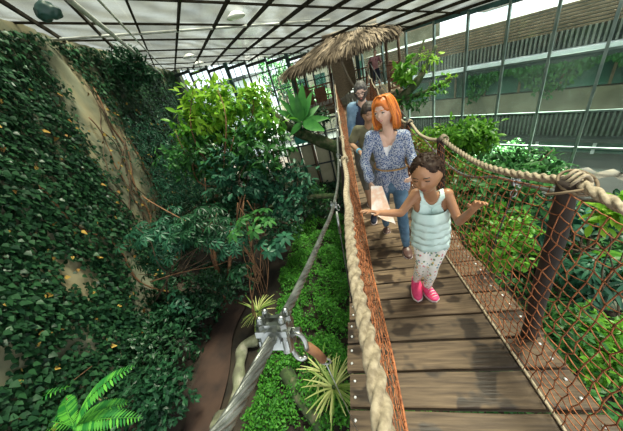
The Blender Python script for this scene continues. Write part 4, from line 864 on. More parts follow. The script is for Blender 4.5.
# ================================================================== people
def rotm(yaw, pitch, roll=0):
    y, p, r = map(math.radians, (yaw, pitch, roll))
    Rz = np.array([[math.cos(y), -math.sin(y), 0], [math.sin(y), math.cos(y), 0], [0, 0, 1]])
    Rx = np.array([[1, 0, 0], [0, math.cos(p), -math.sin(p)], [0, math.sin(p), math.cos(p)]])
    Ry = np.array([[math.cos(r), 0, math.sin(r)], [0, 1, 0], [-math.sin(r), 0, math.cos(r)]])
    return Rz @ Rx @ Ry
NS, NR_ = 64, 52
def gs(x, c, w): return np.exp(-((x-c)/w)**2)
def head_local(child=False, smile=0, full=1.0):
    """a face sculpted on a sphere grid, unit = head height, looking along -y"""
    ph = np.linspace(.015, PI-.015, NR_); th = np.arange(NS)*2*PI/NS
    u = np.array([(math.sin(a)*math.sin(b), -math.sin(a)*math.cos(b), math.cos(a)) for a in ph for b in th])
    x, y, z = u[:, 0].copy(), u[:, 1].copy(), u[:, 2].copy()
    wid = .355 if child else .335
    X, Y, Z = x*wid, y*.41, z*.5
    low = sstep(-.05, -1.0, z); X *= 1-(.30 if child else .34)*low**1.2; Y = np.where(Y > 0, Y*(1-.42*low), Y*(1-.10*low))
    fr = sstep(-.1, -.75, y)                            # how much this point belongs to the face
    Y = np.where(y < 0, np.maximum(Y, -.375-.02*Z), Y); X += .0
    zz, xx = Z, X
    ex = .125
    Y += fr*.030*(gs(np.abs(xx), ex, .07)*gs(zz, -.005, .05))        # eye sockets
    Y -= fr*.016*gs(zz, .085, .045)*gs(np.abs(xx), .11, .10)          # brows
    nose = sstep(.07, -.135, zz)*(1-sstep(-.135, -.175, zz)); Y -= fr*(.062 if child else .10)*nose*gs(xx, 0, .030+.022*nose)
    Y -= fr*.020*gs(np.abs(xx), .035, .018)*gs(zz, -.135, .02)        # nostril wings
    Y -= fr*.018*gs(np.abs(xx), .16, .07)*gs(zz, -.12, .08)           # cheeks
    Y -= fr*.028*gs(xx, 0, .085)*(gs(zz, -.232, .022)+1.05*gs(zz, -.278, .024))   # lips
    Y += fr*.018*gs(xx, 0, .09)*gs(zz, -.255, .009)
    Y -= fr*.030*gs(xx, 0, .09)*gs(zz, -.42, .06)                     # chin
    Y += fr*.012*gs(xx, 0, .1)*gs(zz, -.335, .025)
    p = np.stack([X, Y, Z], 1)
    f = [(i*NS+j, (i+1)*NS+j, (i+1)*NS+(j+1) % NS, i*NS+(j+1) % NS) for i in range(NR_-1) for j in range(NS)]
    f += [tuple(range(NS)), tuple((NR_-1)*NS+j for j in range(NS-1, -1, -1))]
    return u, p, f
def surf(p, x, z):                                      # front surface depth at x, z
    m = p[:, 1] < 0; q = p[m]; i = np.argmin((q[:, 0]-x)**2+(q[:, 2]-z)**2); return q[i, 1]
def flatball(c, r, R, seg=12): return MB().ball(c, r, seg, rot=R)
class Body:
    def __init__(s, J, H, headh, face, child=False, female=True, girth=1.0):
        s.J = J; s.k = H/1.7; s.hh = headh; s.R = rotm(*face); s.g = girth
        s.hc = (J['top']+J['chin'])/2; s.child = child; s.female = female
        s.u, s.hp, s.hf = head_local(child)
    def H(s, v): return s.hc+(np.asarray(v)*s.hh) @ s.R.T
    def caps(s, mb, which, d=0.0):
        J, k, g = s.J, s.k, s.g; R = lambda r: r*k*g+d
        up = unit(J['neck']-J['pel']); lat = unit(J['sb']-J['sa']); fw = np.cross(lat, up)
        if 'torso' in which:
            w = .5*np.linalg.norm(J['sb']-J['sa']); m = lambda t: J['pel']+(J['neck']-J['pel'])*t
            hw = .085*k*g; ww = .055*k*g; cw = min(.085*k*g, w*.6)
            for q in (-1, 1):
                mb.cap(m(-.06)+lat*q*hw, m(.12)+lat*q*hw*.9, R(.088 if s.female else .082), R(.082), fw, .92)
                mb.cap(m(.1)+lat*q*hw*.85, m(.42)+lat*q*ww, R(.085), R(.082), fw, .85)
                mb.cap(m(.4)+lat*q*ww, m(.76)+lat*q*cw, R(.082), R(.092 if not s.child else .082), fw, .82)
                if s.female and not s.child: mb.ball(m(.66)+lat*q*.075*k+fw*(-.075*k), V(1, 1, 1)*R(.058), 12)
                S = J['sa'] if q < 0 else J['sb']; mb.cap(m(.88)+lat*q*.02*k, S, R(.062), R(.056), fw, .9); mb.cap(m(.74)+lat*q*cw, S-up*.03*k, R(.075), R(.056), fw, .85)
        if 'neck' in which: mb.cap(J['neck']-up*.03*k, s.H((0, .06, -.30)), R(.056), R(.050)); mb.cap(J['neck']-up*.07*k, J['neck'], R(.075), R(.056), fw, .8)
        for q in 'ab':
            if 'uarm' in which: mb.cap(J['s'+q], J['e'+q], R(.050), R(.037))
            if 'farm' in which: mid = J['e'+q]+(J['w'+q]-J['e'+q])*.35; mb.cap(J['e'+q], mid, R(.037), R(.038)); mb.cap(mid, J['w'+q], R(.038), R(.026))
            if 'thigh' in which: mb.cap(J['h'+q], J['k'+q], R(.088), R(.056))
            if 'calf' in which:
                mid = J['k'+q]+(J['n'+q]-J['k'+q])*.35+fw*.012*k; mb.cap(J['k'+q], mid, R(.056), R(.055)); mb.cap(mid, J['n'+q], R(.055), R(.036))
            if 'foot' in which:
                mb.cap(J['n'+q]-up*.02*k, J['n'+q]-up*.045*k, R(.034), R(.036)); mb.cap(J['n'+q]-up*.05*k, J['t'+q], R(.038), R(.034), V(0, 0, 1), .75)
        return mb
    def hand(s, mb, q, tip, curl=.35, spread=.10, palm=None):
        """palm, four unequal bent fingers and a thumb from the side of the palm"""
        J, k = s.J, s.k*(1.05 if s.child else 1); W = J['w'+q]; d = unit(tip-W); n_ = unit(palm if palm is not None else V(0, 0, -1)); n_ = unit(n_-d*n_.dot(d)); x = np.cross(d, n_)
        side = 1 if q == 'a' else -1
        for o in (-1.5, -.5, .5, 1.5): mb.cap(W+d*.012*k+x*o*.009*k, W+d*.082*k+x*o*.017*k, .013*k, .0115*k)
        for i, (o, L) in enumerate(((-1.5, .066), (-.5, .078), (.5, .074), (1.5, .058))):
            b0 = W+d*.084*k+x*o*.018*k; d1 = unit(d+x*o*spread+n_*curl*.6); m1 = b0+d1*L*.5*k; d2 = unit(d1+n_*curl*1.2); m2 = m1+d2*L*.3*k; d3 = unit(d2+n_*curl*1.2); r = .0088*k
            mb.cap(b0, m1, r, r*.94, n=8); mb.cap(m1, m2, r*.94, r*.88, n=8); mb.cap(m2, m2+d3*L*.25*k, r*.88, r*.72, n=8)
        t0 = W+d*.028*k+x*side*.026*k; t1 = t0+(d*.6+x*side*.75+n_*.3)*.036*k; mb.cap(t0, t1, .013*k, .0105*k, n=8); mb.cap(t1, t1+(d*.95+x*side*.2+n_*.25)*.032*k, .0105*k, .008*k, n=8)
    def skin(s, root, m, which, hands, voxel):
        mb = MB(); s.caps(mb, which)
        mb.add(s.hc+(s.hp*s.hh) @ s.R.T, s.hf)
        for q in (-1, 1): mb.ball(s.H((q*.335*(1.04 if s.child else 1), .03, -.03)), V(.022, .055, .09)*s.hh, 12, rot=s.R)     # ears
        for h in hands: s.hand(mb, *h)
        r = remesh(mb, voxel, 2, .4); s.sv, s.sf = r.verts(), r.f
        return build(r, 'body', M[m], root)
    def cloth(s, mask, off, wave=None):
        """a close garment: the skin inside mask, lifted by off along its normals"""
        v = s.sv; f = np.array([q for q in s.sf if len(q) == 4]); nn = np.cross(v[f[:, 2]]-v[f[:, 0]], v[f[:, 3]]-v[f[:, 1]]); N = np.zeros_like(v)
        for j in range(4): np.add.at(N, f[:, j], nn)
        N /= np.linalg.norm(N, axis=1)[:, None]+1e-12; ok = mask(v); fs = f[ok[f].all(1)]; used = np.unique(fs); rm = np.full(len(v), -1); rm[used] = np.arange(len(used)); g = rm[fs]
        o = off if wave is None else off+wave(v)[used][:, None]
        a = v[used]+N[used]*o; i_ = v[used]+N[used]*.001; n = len(used)
        e = {}
        for q in g:
            for j in range(4): k = (q[j], q[(j+1) % 4]); e[k] = 1
        rim = [(b_, a_, a_+n, b_+n) for a_, b_ in e if (b_, a_) not in e]
        return MB().add(np.concatenate([a, i_]), [tuple(q) for q in g]+[tuple(q[::-1]+n) for q in g]+rim)
    def face_parts(s, root, brow, lips, look=0.0, closed=False, gap=0):
        lid = root.children[0].data.materials[0]
        for q in (-1, 1):
            x = q*.13; y = surf(s.hp, x, 0)+.004
            e = build(MB().ball(s.H((x, y+.012, -.002)), V(.056, .030, .020 if closed else .029)*s.hh, 14, rot=s.R), 'eye' if not closed else 'eyelid', M['eye_white'] if not closed else lid, root)
            if not closed:
                build(MB().ball(s.H((x+look, y-.010, -.002)), V(.024, .012, .026)*s.hh, 12, rot=s.R), 'iris', M['eye_dark'], e)
            t = np.linspace(-1, 1, 9); build(MB().tube([s.H((x+a*.062, y-.014+.02*a*a, (.024 if not closed else -.006)*(1-a*a)-.002)) for a in t], .013*s.hh, 6), 'eyelash', M['eye_dark'], e)
            build(MB().tube([s.H((x+a*.075, surf(s.hp, x+a*.075, .085)-.004, .080+.018*(1-a*a)+.006*q*a)) for a in t], .014*s.hh*(1-.4*np.abs(t)), 6), 'eyebrow', M[brow], root)
        mb = MB(); t = np.linspace(-1, 1, 13)
        for zc, r in ((-.236, .016), (-.276, .020)): mb.tube([s.H((a*.088, surf(s.hp, a*.088, zc)-.002+.006*a*a, zc+(.020*a*a if gap else .012*a*a)+(-.012 if zc > -.25 else .014)*a*a)) for a in t], r*s.hh*(1.02-np.abs(t)**2*.75), 8)
        l = build(mb, 'lips', M[lips], root)
        if gap: build(MB().ball(s.H((0, surf(s.hp, 0, -.256)+.004, -.252)), V(.055, .02, .012)*s.hh, 12, rot=s.R), 'teeth', M['teeth'], l)
    def hair_shell(s, root, m, thick, noise=.0, name='hair', freq=9, extra=None):
        """thick(u) gives the hair depth over the scalp; 0 = bare"""
        t = thick(s.u); P = s.hp.copy(); P = P+s.u*(t[:, None]); P += s.u*(noise*wob(s.u*freq, 1.0, 2)*(t > .01))[:, None]
        inner = s.hp*.97; n = len(P); on = t > .004
        mb = MB(); idx = [f for f in s.hf if len(f) == 4 and any(on[list(f)])]
        Pw = s.hc+(np.where(on[:, None], P, s.hp*.985)*s.hh) @ s.R.T; mb.add(Pw, idx)
        mb.add(s.hc+(inner*s.hh) @ s.R.T, [f[::-1] for f in idx])
        v = mb.verts(); used = sorted({i for f in mb.f for i in f}); remap = {a: b for b, a in enumerate(used)}
        out = MB().add(v[used], [tuple(remap[i] for i in f) for f in mb.f])
        return out
def JT(**k): return {a: (at(*b) if len(b) == 3 else np.array(b[0])) for a, b in k.items()}
def onz(x, y, dz):
    Y = 1.5
    for _ in range(60): Y = .5*Y+.5*atz(x, y, deck(Y)+dz)[1]
    return atz(x, y, deck(Y)+dz)
def shoe(mbU, mbS, ank, toe, w, up=V(0, 0, 1), z0=None):
    """rounded sneaker upper and its sole"""
    a = V(ank[0], ank[1], z0[0]); b = V(toe[0], toe[1], z0[1]); d = unit(b-a); L = np.linalg.norm(b-a); heel = a-d*.035*(L/.2)
    n_ = 14; ringsU, ringsS = [], []; x = unit(np.cross(d, up)); th = np.arange(16)*2*PI/16
    for i, t in enumerate(np.linspace(0, 1, n_)):
        c = heel+(b-heel)*t; e = math.sqrt(max(0, 1-(2*t-1)**6))*.98+.02; ww = w*(.78+.25*math.sin(PI*t**.9)**1)*e*.5; h = (.075*(1-t)+.042*t+.022*math.exp(-((t-.28)/.16)**2))*(L/.2)*(.55+.45*e)
        ringsU.append(np.array([c+x*math.cos(q)*ww+up*(.012+h*.5+h*.5*math.sin(q)) for q in th]))
        ringsS.append(np.array([c+x*math.cos(q)*ww*1.07+up*(.008+.010*math.sin(q)) for q in th]))
    mbU.ringed(ringsU); mbS.ringed(ringsS)

# ---- the girl in front
J = JT(top=(429.5, 154, 1.28), chin=(423.5, 193.5, 1.225), neck=(431, 194, 1.33), sa=(416, 194, 1.335), sb=(447, 194, 1.32), ea=(401, 213, 1.25), wa=(380, 213, 1.17), eb=(459, 222, 1.24), wb=(474, 208.5, 1.12), pel=(430, 238, 1.365), ha=(422, 243, 1.37), hb=(440, 243, 1.36), ka=(422, 262, 1.33), kb=(433, 265, 1.32), na=(415.5, 281, 1.40), nb=(427, 287, 1.36))
J['na'] = onz(416, 280, .075); J['nb'] = onz(427, 286, .075); J['ta'] = onz(418, 300, .03); J['tb'] = onz(437, 300, .03)
base = V(.34, 1.38, deck(1.38)); girl = thing('person', 'girl in mint ruffled top, floral leggings and pink shoes walking with arms out', 'person', base, 'people on the bridge')
b = Body(J, 1.16, .210, (-33, 3, -6), child=True, girth=.92)
b.skin(girl, 'skin_tan', ['torso', 'neck', 'uarm', 'farm', 'thigh', 'calf'], [('a', at(367, 210.5, 1.15), .25, .22, V(0, -.3, -1)), ('b', at(482, 199, 1.07), .55, .12, V(-.2, -.8, .1))], .0042)
b.face_parts(girl, 'hair_black', 'lips_dark', closed=True)
def gh(u):
    x, y, z = u.T; hairline = .68-.42*sstep(.15, .85, np.abs(x)); m_ = sstep(-.02, .10, z-hairline+sstep(-.2, .5, y)*1.15)
    return m_*(.022+.03*sstep(-.3, .5, y))*(1-sstep(-.45, -.62, z))
hs = b.hair_shell(girl, 'hair_curl', gh, .022, freq=7); hair = build(hs, 'hair', M['hair_curl'], girl)
cm = MB(); r_ = np.random.default_rng(5)
for i in range(230):
    d = unit(r_.normal(size=3)+V(0, .75, .15)); t_ = gh(d[None])[0]
    if t_ < .02: continue
    c = d*V(.355, .41, .5)+d*t_; e1 = unit(np.cross(d, r_.normal(size=3))); e2 = np.cross(d, e1); rr = r_.uniform(.025, .05)
    cm.tube([b.H(c+e1*math.cos(a)*rr+e2*math.sin(a)*rr*.8+d*(.012*math.sin(a*2)+.008)) for a in np.linspace(0, 5, 9)], .011*b.hh, 5)
for i in range(150):
    c0 = V(.02, .46, .12); d = unit(r_.normal(size=3)); c = c0+d*V(.17, .15, .19)*r_.uniform(.5, 1); e1 = unit(np.cross(d, r_.normal(size=3))); e2 = np.cross(d, e1); rr = r_.uniform(.03, .06)
    cm.tube([b.H(c+e1*math.cos(a)*rr+e2*math.sin(a)*rr) for a in np.linspace(0, 5, 9)], .013*b.hh, 5)
tag(build(cm, 'curls', M['hair_curl'], hair), kind='stuff')
up = unit(J['neck']-J['pel']); lat = unit(J['sb']-J['sa']); fw = np.cross(lat, up); fw = -fw if fw[1] > 0 else fw; lat = unit(np.cross(up, -fw)); lat = lat if lat[0] > 0 else -lat
tm = lambda t: J['pel']+(J['neck']-J['pel'])*t
th = np.arange(40)*2*PI/40
wv_ = lambda a, n_, p_: .6*math.sin(n_*a+p_)+.45*math.sin((n_+5)*a+2.3*p_)+.35*math.sin((n_-4)*a-p_)
def oval(t, w, d, wave=0, nw=9, ph=0, drop=0):
    c = tm(t)+fw*.004; return np.array([c+lat*math.cos(a)*(w+wave*wv_(a, nw, ph))+(-fw)*math.sin(a)*(d+wave*wv_(a, nw, ph))-up*drop*wv_(a+.2, nw, ph) for a in th])
def tank(v):
    t = (v-J['pel']) @ up/np.linalg.norm(J['neck']-J['pel']); lx = np.abs((v-J['neck']) @ lat); fz = (v-J['neck']) @ fw
    arm = np.where(t > .62, .098-.030*sstep(.62, .80, t), .13); neck = np.where(fz > -.0, 1.06-.20*(1-(np.minimum(lx, .05)/.05)**2), 1.02-.08*(1-(np.minimum(lx, .05)/.05)**2))
    limb_ = np.min([np.linalg.norm(v-(J['e'+q_]+(J['s'+q_]-J['e'+q_])*a_), axis=1) for q_ in 'ab' for a_ in (0, .25, .5, .7)], 0)
    return (t > -.12) & (limb_ > .05) & (lx < arm) & ((t < neck) | ((lx > .046) & (t < 1.2)))
gt = build(b.cloth(tank, .006), 'tank_top', M['mint'], girl)
for i, t in enumerate((.71, .56, .41, .26, .11)):
    w0 = .098+.003*i; d0 = .078+.0025*i; ph = i*1.9; L = .19; nw = (7, 10, 8, 11, 9)[i]
    r1 = [oval(t+.02, w0-.002, d0-.002), oval(t-.05, w0+.006, d0+.006, .002, nw, ph), oval(t-.12, w0+.010, d0+.010, .004, nw, ph, .002), oval(t-L, w0+.014, d0+.014, .006, nw, ph, .005)]
    r2 = [r-0 for r in r1[::-1]]; inner = [oval(t-L, w0+.010, d0+.010, .006, nw, ph, .005), oval(t-.05, w0+.002, d0+.002, .002, nw, ph), oval(t+.01, w0-.006, d0-.006)]
    rings = r1+inner; m_ = MB(); n_ = 40; f = [(a*n_+j, a*n_+(j+1) % n_, (a+1)*n_+(j+1) % n_, (a+1)*n_+j) for a in range(len(rings)-1) for j in range(n_)]
    m_.add(np.concatenate(rings), f); build(m_, 'ruffle', M['mint'], gt)
mb = MB(); b.caps(mb, ['thigh', 'calf'], .006); mb.cap(tm(-.1)-lat*.04, tm(-.1)+lat*.04, .078, .078, fw, .85)
build(remesh(mb, .005, 3), 'leggings', M['leggings'], girl)
for q in 'ab':
    U, S_ = MB(), MB(); zz = deck(J['n'+q][1]); shoe(U, S_, J['n'+q]+V(0, .0, 0), J['t'+q], .082, z0=(deck(J['n'+q][1]), deck(J['t'+q][1])))
    U.cap(V(*J['n'+q][:2], zz+.05), V(*J['n'+q][:2], zz+.088), .036, .034)
    s_ = build(remesh(U, .0042, 2), 'shoe', M['pink_shoe'], girl); build(S_, 'sole', M['sole'], s_)
    d = unit((J['t'+q]-J['n'+q])*V(1, 1, 0)); x = V(d[1], -d[0], 0); lc = MB()
    for i in range(4):
        c = J['n'+q]*V(1, 1, 0)+d*(.045+.018*i)+V(0, 0, zz+.092-.010*i); lc.tube([c-x*.02, c+V(0, 0, .006), c+x*.02], .003, 6)
    build(lc, 'laces', M['sole'], s_)

# ---- the woman behind her
J = JT(top=(385.5, 97, 2.22), chin=(383.5, 124.5, 2.15), neck=(388, 131, 2.24), sa=(371, 137, 2.25), sb=(404, 136, 2.22), ea=(364.5, 161, 2.24), wa=(370, 181, 2.10), eb=(411, 155, 2.22), wb=(416, 170, 2.10), pel=(391, 181, 2.28), ha=(382, 186, 2.28), hb=(400, 186, 2.27), ka=(384, 206, 2.36), kb=(402, 214, 2.14), na=(386, 225, 2.5), nb=(406, 245, 2.05))
J['na'] = onz(386, 224, .09); J['nb'] = onz(406, 244, .09); J['ta'] = onz(387, 232, .03); J['tb'] = onz(409.5, 257, .03)
base = V(.28, 2.25, deck(2.25)); wom = thing('person', 'smiling woman with orange bob in blue print blouse and jeans', 'person', base, 'people on the bridge')
b = Body(J, 1.6, .226, (-38, -2, -4), female=True, girth=.88)
b.skin(wom, 'skin', ['torso', 'neck', 'uarm', 'farm', 'thigh', 'calf'], [('a', at(372, 194, 2.05), .5, .06, V(.6, .2, 0)), ('b', at(411, 179, 2.04), .5, .06, V(-.6, .2, 0))], .005)
b.face_parts(wom, 'hair_orange', 'lips', look=-.012, gap=1)
def wh(u):
    x, y, z = u.T; hl = .47-.45*sstep(.25, .85, np.abs(x)); m_ = sstep(0, .12, z-hl+sstep(-.25, .35, y)*1.6); return m_*.05
hair = build(b.hair_shell(wom, 'hair_orange', wh, .006), 'hair', M['hair_orange'], wom)
st = MB(); r_ = np.random.default_rng(8)
for i in range(420):
    f_ = r_.random(); phi = math.radians(-90+(60+f_*240)); out = r_.uniform(.88, 1.05); px_ = .05+r_.normal(0, .02); py_ = -.26+.56*r_.random()
    cx_, sx_ = math.cos(phi), math.sin(phi); front = max(0, -sx_)
    ln = -.56-.14*r_.random()+.06*front
    pts = [V(px_, py_*(.6+.4*f_)-.02, .52), V(cx_*.22+px_*.3, sx_*.30*(.9), .515), V(cx_*.37*out, sx_*.44*out, .28), V(cx_*.43*out+.02*math.sin(i*1.7), sx_*.47*out+.03, -.02), V(cx_*.48*out+.03*math.sin(i*1.7+1.5), sx_*.47*out+.05, -.28), V(cx_*.43*out+.05*math.sin(i), sx_*.43*out+.05, ln)]
    pts = smooth_path(pts, 11); st.tube([b.H(p) for p in pts], np.array([.010, .016, .02, .022, .022, .022, .022, .02, .018, .014, .005])*b.hh, 5)
tag(build(st, 'strands', M['hair_orange'], hair), kind='stuff')
up = unit(J['neck']-J['pel']); lat = unit(J['sb']-J['sa']); fw = np.cross(lat, up); fw = fw if fw[1] < 0 else -fw
tm = lambda t: J['pel']+(J['neck']-J['pel'])*t
mb = MB(); b.caps(mb, ['torso', 'uarm'], .012)
for q in 'ab':
    mb.cap(J['e'+q], J['w'+q]+(J['e'+q]-J['w'+q])*.08, .045, .041)
for q in (-1, 1):   # the blouse falls loose from the belt to the hem
    mb.cap(tm(.30)+lat*q*.055, tm(-.10)+lat*q*.085, .092, .102, fw, .9)
bl = remesh(mb, .006, 4); v = bl.verts()
# open V neck: drop the cloth that would lie inside the neckline, keep the shoulder line
tt = (v-J['pel']) @ up/np.linalg.norm(J['neck']-J['pel']); lx = (v-J['neck']) @ lat; fz = (v-J['neck']) @ fw
cut = ((tt > .58) & (fz > .0) & (np.abs(lx-.004) < (tt-.58)*.17)) | ((tt > .97) & (np.abs(lx) < .062))
wr = .0030*np.sin(lx*95+np.sin(tt*9)*2)*(1-sstep(.45, .6, tt))+.003*wob(v, 22)
nrm_ = v-(J['pel']+np.outer(tt, J['neck']-J['pel'])); nrm_ /= np.linalg.norm(nrm_, axis=1)[:, None]+1e-9; waist = .012*np.exp(-((tt-.33)/.05)**2)*(np.abs(lx) < .16)
v = v+nrm_*(wr-waist)[:, None]
ff = [f for f in bl.f if not any(cut[list(f)])]; used = sorted({i for f in ff for i in f}); rm = {a: c for c, a in enumerate(used)}
blo = build(MB().add(v[used], [tuple(rm[i] for i in f) for f in ff]), 'blouse', M['blouse'], wom)
def under(v):
    t = (v-J['pel']) @ up/np.linalg.norm(J['neck']-J['pel']); lx = np.abs((v-J['neck']) @ lat); fz = (v-J['neck']) @ fw
    return (t > .45) & (t < .76+.4*lx) & (lx < .10) & (fz > 0)
build(b.cloth(under, .004), 'white_undershirt', M['white_cloth'], wom)
mb = MB(); mb.tube([tm(.33+.015*math.sin(a*2))+lat*math.cos(a)*.148+fw*math.sin(a)*.098 for a in np.linspace(0, 2*PI, 41)], .008, 8); build(mb, 'belt', M['belt'], wom)
mb = MB(); b.caps(mb, ['thigh', 'calf'], .008); mb.cap(tm(-.08)-lat*.07, tm(-.08)+lat*.07, .095, .095, fw, .85)
jb = remesh(mb, .006, 3); v = jb.verts(); v = v+.0025*wob(v, 30)[:, None]; build(MB().add(v, jb.f), 'jeans', M['denim'], wom)
for q in 'ab':
    U, S_ = MB(), MB(); shoe(U, S_, J['n'+q], J['t'+q], .09, z0=(deck(J['n'+q][1])-.012, deck(J['t'+q][1])-.012)); s_ = build(remesh(U, .005, 2), 'shoe', M['shoe_brown'], wom); build(S_, 'sole', M['sole'], s_)
# the folded paper she holds low by the girl's hand
c0 = at(371.5, 190, 2.03); gp = [(372, 185), (381, 187), (396, 225), (385, 228), (371, 212)]; n_ = 8
A_, B_, C_, D_ = at(371, 186, 2.02), at(382, 186, 2.05), at(371.5, 214, 1.88), at(396, 225, 1.92)
rows = []
for i in range(9):
    u_ = i/8
    for j in range(9):
        t_ = j/8; p = (A_*(1-t_)+B_*t_)*(1-u_)+(C_*(1-t_)+D_*t_)*u_; rows.append(p+V(0, .012*math.sin(t_*9)*u_, .004*math.sin(u_*7)))
mb = MB(); P_ = np.array(rows); qd = [(i*9+j, i*9+j+1, (i+1)*9+j+1, (i+1)*9+j) for i in range(8) for j in range(8)]; mb.add(P_, qd); mb.add(P_+V(0, .004, 0), [f[::-1] for f in qd])
tag(build(mb, 'paper_map', M['paper']), 'pale peach folded paper sheet hanging from the woman\'s hand', 'paper')

# ---- boy behind the woman
J = JT(top=(370, 104.5, 2.85), chin=(367.5, 122, 2.79), neck=(368, 126, 2.9), sa=(357.5, 130, 2.9), sb=(380, 130, 2.88), ea=(351, 144, 2.88), wa=(360, 152, 2.66), eb=(386, 148, 2.88), wb=(382, 158, 2.72), pel=(371, 161, 2.92), ha=(366, 165, 2.92), hb=(377, 165, 2.92), ka=(367, 186, 2.86), kb=(377, 184, 2.92))
dz = lambda x, y: V(x, y, deck(y)+.09)
J['na'], J['nb'], J['ta'], J['tb'] = dz(.10, 2.92), dz(.24, 2.98), V(.08, 2.74, deck(2.74)+.03), V(.25, 2.80, deck(2.8)+.03)
boy = thing('person', 'boy in olive t-shirt half hidden behind the orange-haired woman', 'person', V(.17, 2.92, deck(2.92)), 'people on the bridge')
b = Body(J, 1.48, .205, (6, 6, 6), child=True, female=False, girth=.9)
b.skin(boy, 'skin_boy', ['torso', 'neck', 'uarm', 'farm', 'thigh', 'calf'], [('a', at(365, 156, 2.60), .4, .08, V(.3, 0, -1)), ('b', at(379, 164, 2.68), .4, .08, V(-.3, 0, -1))], .006)
b.face_parts(boy, 'hair_black', 'lips_dark', closed=True)
def sh_(u):
    x, y, z = u.T; hl = .40-.30*sstep(.3, .8, np.abs(x)); return sstep(-.02, .10, z-hl+sstep(-.2, .4, y)*.85)*(.07+.03*z)*(1-sstep(-.3, -.5, z))
build(b.hair_shell(boy, 'hair_black', sh_, .012, freq=9), 'hair', M['hair_black'], boy)
mb = MB(); b.caps(mb, ['torso'], .010)
for q in 'ab': mb.cap(J['s'+q], J['s'+q]+(J['e'+q]-J['s'+q])*.72, .056, .052)
t_ = remesh(mb, .007, 3); v = t_.verts(); v = v+.003*wob(v, 20)[:, None]; build(MB().add(v, t_.f), 't_shirt', M['olive'], boy)
up = unit(J['neck']-J['pel']); lat = unit(J['sb']-J['sa']); fw = np.cross(lat, up)
mb = MB(); b.caps(mb, ['thigh'], .014); mb.cap(J['ha'], J['hb'], .098, .098, fw, .85); build(remesh(mb, .007, 3), 'shorts', M['khaki'], boy)
w0 = J['wa']+(J['ea']-J['wa'])*.12; dd = unit(J['ea']-J['wa']); build(MB().tube([w0-dd*.01, w0+dd*.01], .030, 14), 'wrist_band', M['band'], boy)
for q in 'ab':
    U, S_ = MB(), MB(); shoe(U, S_, J['n'+q], J['t'+q], .085, z0=(deck(J['n'+q][1]), deck(J['t'+q][1]))); s_ = build(remesh(U, .006, 2), 'shoe', M['navy'], boy); build(S_, 'sole', M['sole'], s_)

# ---- man in denim jacket
J = JT(top=(361.5, 82.5, 3.45), chin=(360, 100.5, 3.38), neck=(362, 104, 3.5), sa=(352.5, 108.5, 3.5), sb=(374, 108, 3.5), ea=(351.5, 126, 3.5), wa=(352.5, 141, 3.40), eb=(379, 124, 3.5), wb=(378, 139, 3.42), pel=(364, 138, 3.52), ha=(359.5, 142, 3.52), hb=(369, 142, 3.52), ka=(360, 163, 3.46), kb=(370, 163, 3.52))
J['na'], J['nb'], J['ta'], J['tb'] = dz(.10, 3.52), dz(.30, 3.60), V(.09, 3.32, deck(3.32)+.03), V(.31, 3.38, deck(3.38)+.03)
man = thing('person', 'bearded man with glasses in open blue denim jacket', 'person', V(.2, 3.55, deck(3.55)), 'people on the bridge')
b = Body(J, 1.76, .222, (-8, 8, 0), female=False, girth=.98)
b.skin(man, 'skin', ['torso', 'neck', 'uarm', 'farm', 'thigh', 'calf'], [('a', at(354, 150, 3.36), .4, .05, V(.5, 0, 0)), ('b', at(377, 148, 3.38), .4, .05, V(-.5, 0, 0))], .006)
b.face_parts(man, 'beard', 'lips')
def mh(u):
    x, y, z = u.T; hl = .44-.30*sstep(.3, .8, np.abs(x)); return sstep(-.02, .10, z-hl+sstep(-.2, .4, y)*.85)*(.045+.03*z)*(1-sstep(-.3, -.5, z))
build(b.hair_shell(man, 'hair_grey', mh, .008), 'hair', M['hair_grey'], man)
def bd(u):
    x, y, z = u.T; P = b.hp; lip = gs(P[:, 0], 0, .085)*gs(P[:, 2], -.257, .035); m_ = sstep(-.36, -.46, z+.35*sstep(.35, .75, np.abs(x))*-1.1)*sstep(.25, -.1, y)
    return np.clip(m_*.04*(1-1.3*lip), 0, 1)*(P[:, 2] > -.52)
build(b.hair_shell(man, 'beard', bd, .006, freq=14), 'beard', M['beard'], man)
gl = MB()
for q in (-1, 1):
    y = surf(b.hp, q*.13, 0)-.045; gl.tube([b.H((q*.135+.085*math.cos(a), y+.0, .002+.062*math.sin(a))) for a in np.linspace(0, 2*PI, 21)], .012*b.hh, 6)
    gl.tube([b.H((q*.22, y, .01)), b.H((q*.335, y+.14, .02)), b.H((q*.35, .04, .01))], .010*b.hh, 6)
gl.tube([b.H((-.05, y-.01, .01)), b.H((0, y-.02, .02)), b.H((.05, y-.01, .01))], .010*b.hh, 6); build(gl, 'glasses', M['iron'], man)
up = unit(J['neck']-J['pel']); lat = unit(J['sb']-J['sa']); fw = np.cross(lat, up); fw = fw if fw[1] < 0 else -fw
mb = MB(); b.caps(mb, ['torso'], .008); build(remesh(mb, .007, 3), 't_shirt', M['navy'], man)
mb = MB(); b.caps(mb, ['torso', 'uarm'], .024)
for q in 'ab': mb.cap(J['e'+q], J['w'+q], .056, .048)
jk = remesh(mb, .007, 4); v = jk.verts(); tt = (v-J['pel']) @ up/np.linalg.norm(J['neck']-J['pel']); lx = (v-J['neck']) @ lat; fz = (v-J['neck']) @ fw
cut = ((fz > .0) & (np.abs(lx) < .052+.02*np.sin(tt*3)) & (tt > -.2) & (np.linalg.norm(v-J['wa'], axis=1) > .1)) | ((tt > 1.0) & (np.abs(lx) < .075))
ff = [f for f in jk.f if not any(cut[list(f)])]; used = sorted({i for f in ff for i in f}); rm = {a: c for c, a in enumerate(used)}; v = v+.003*wob(v, 24)[:, None]
jo = build(MB().add(v[used], [tuple(rm[i] for i in f) for f in ff]), 'denim_jacket', M['denim_light'], man)
mb = MB()
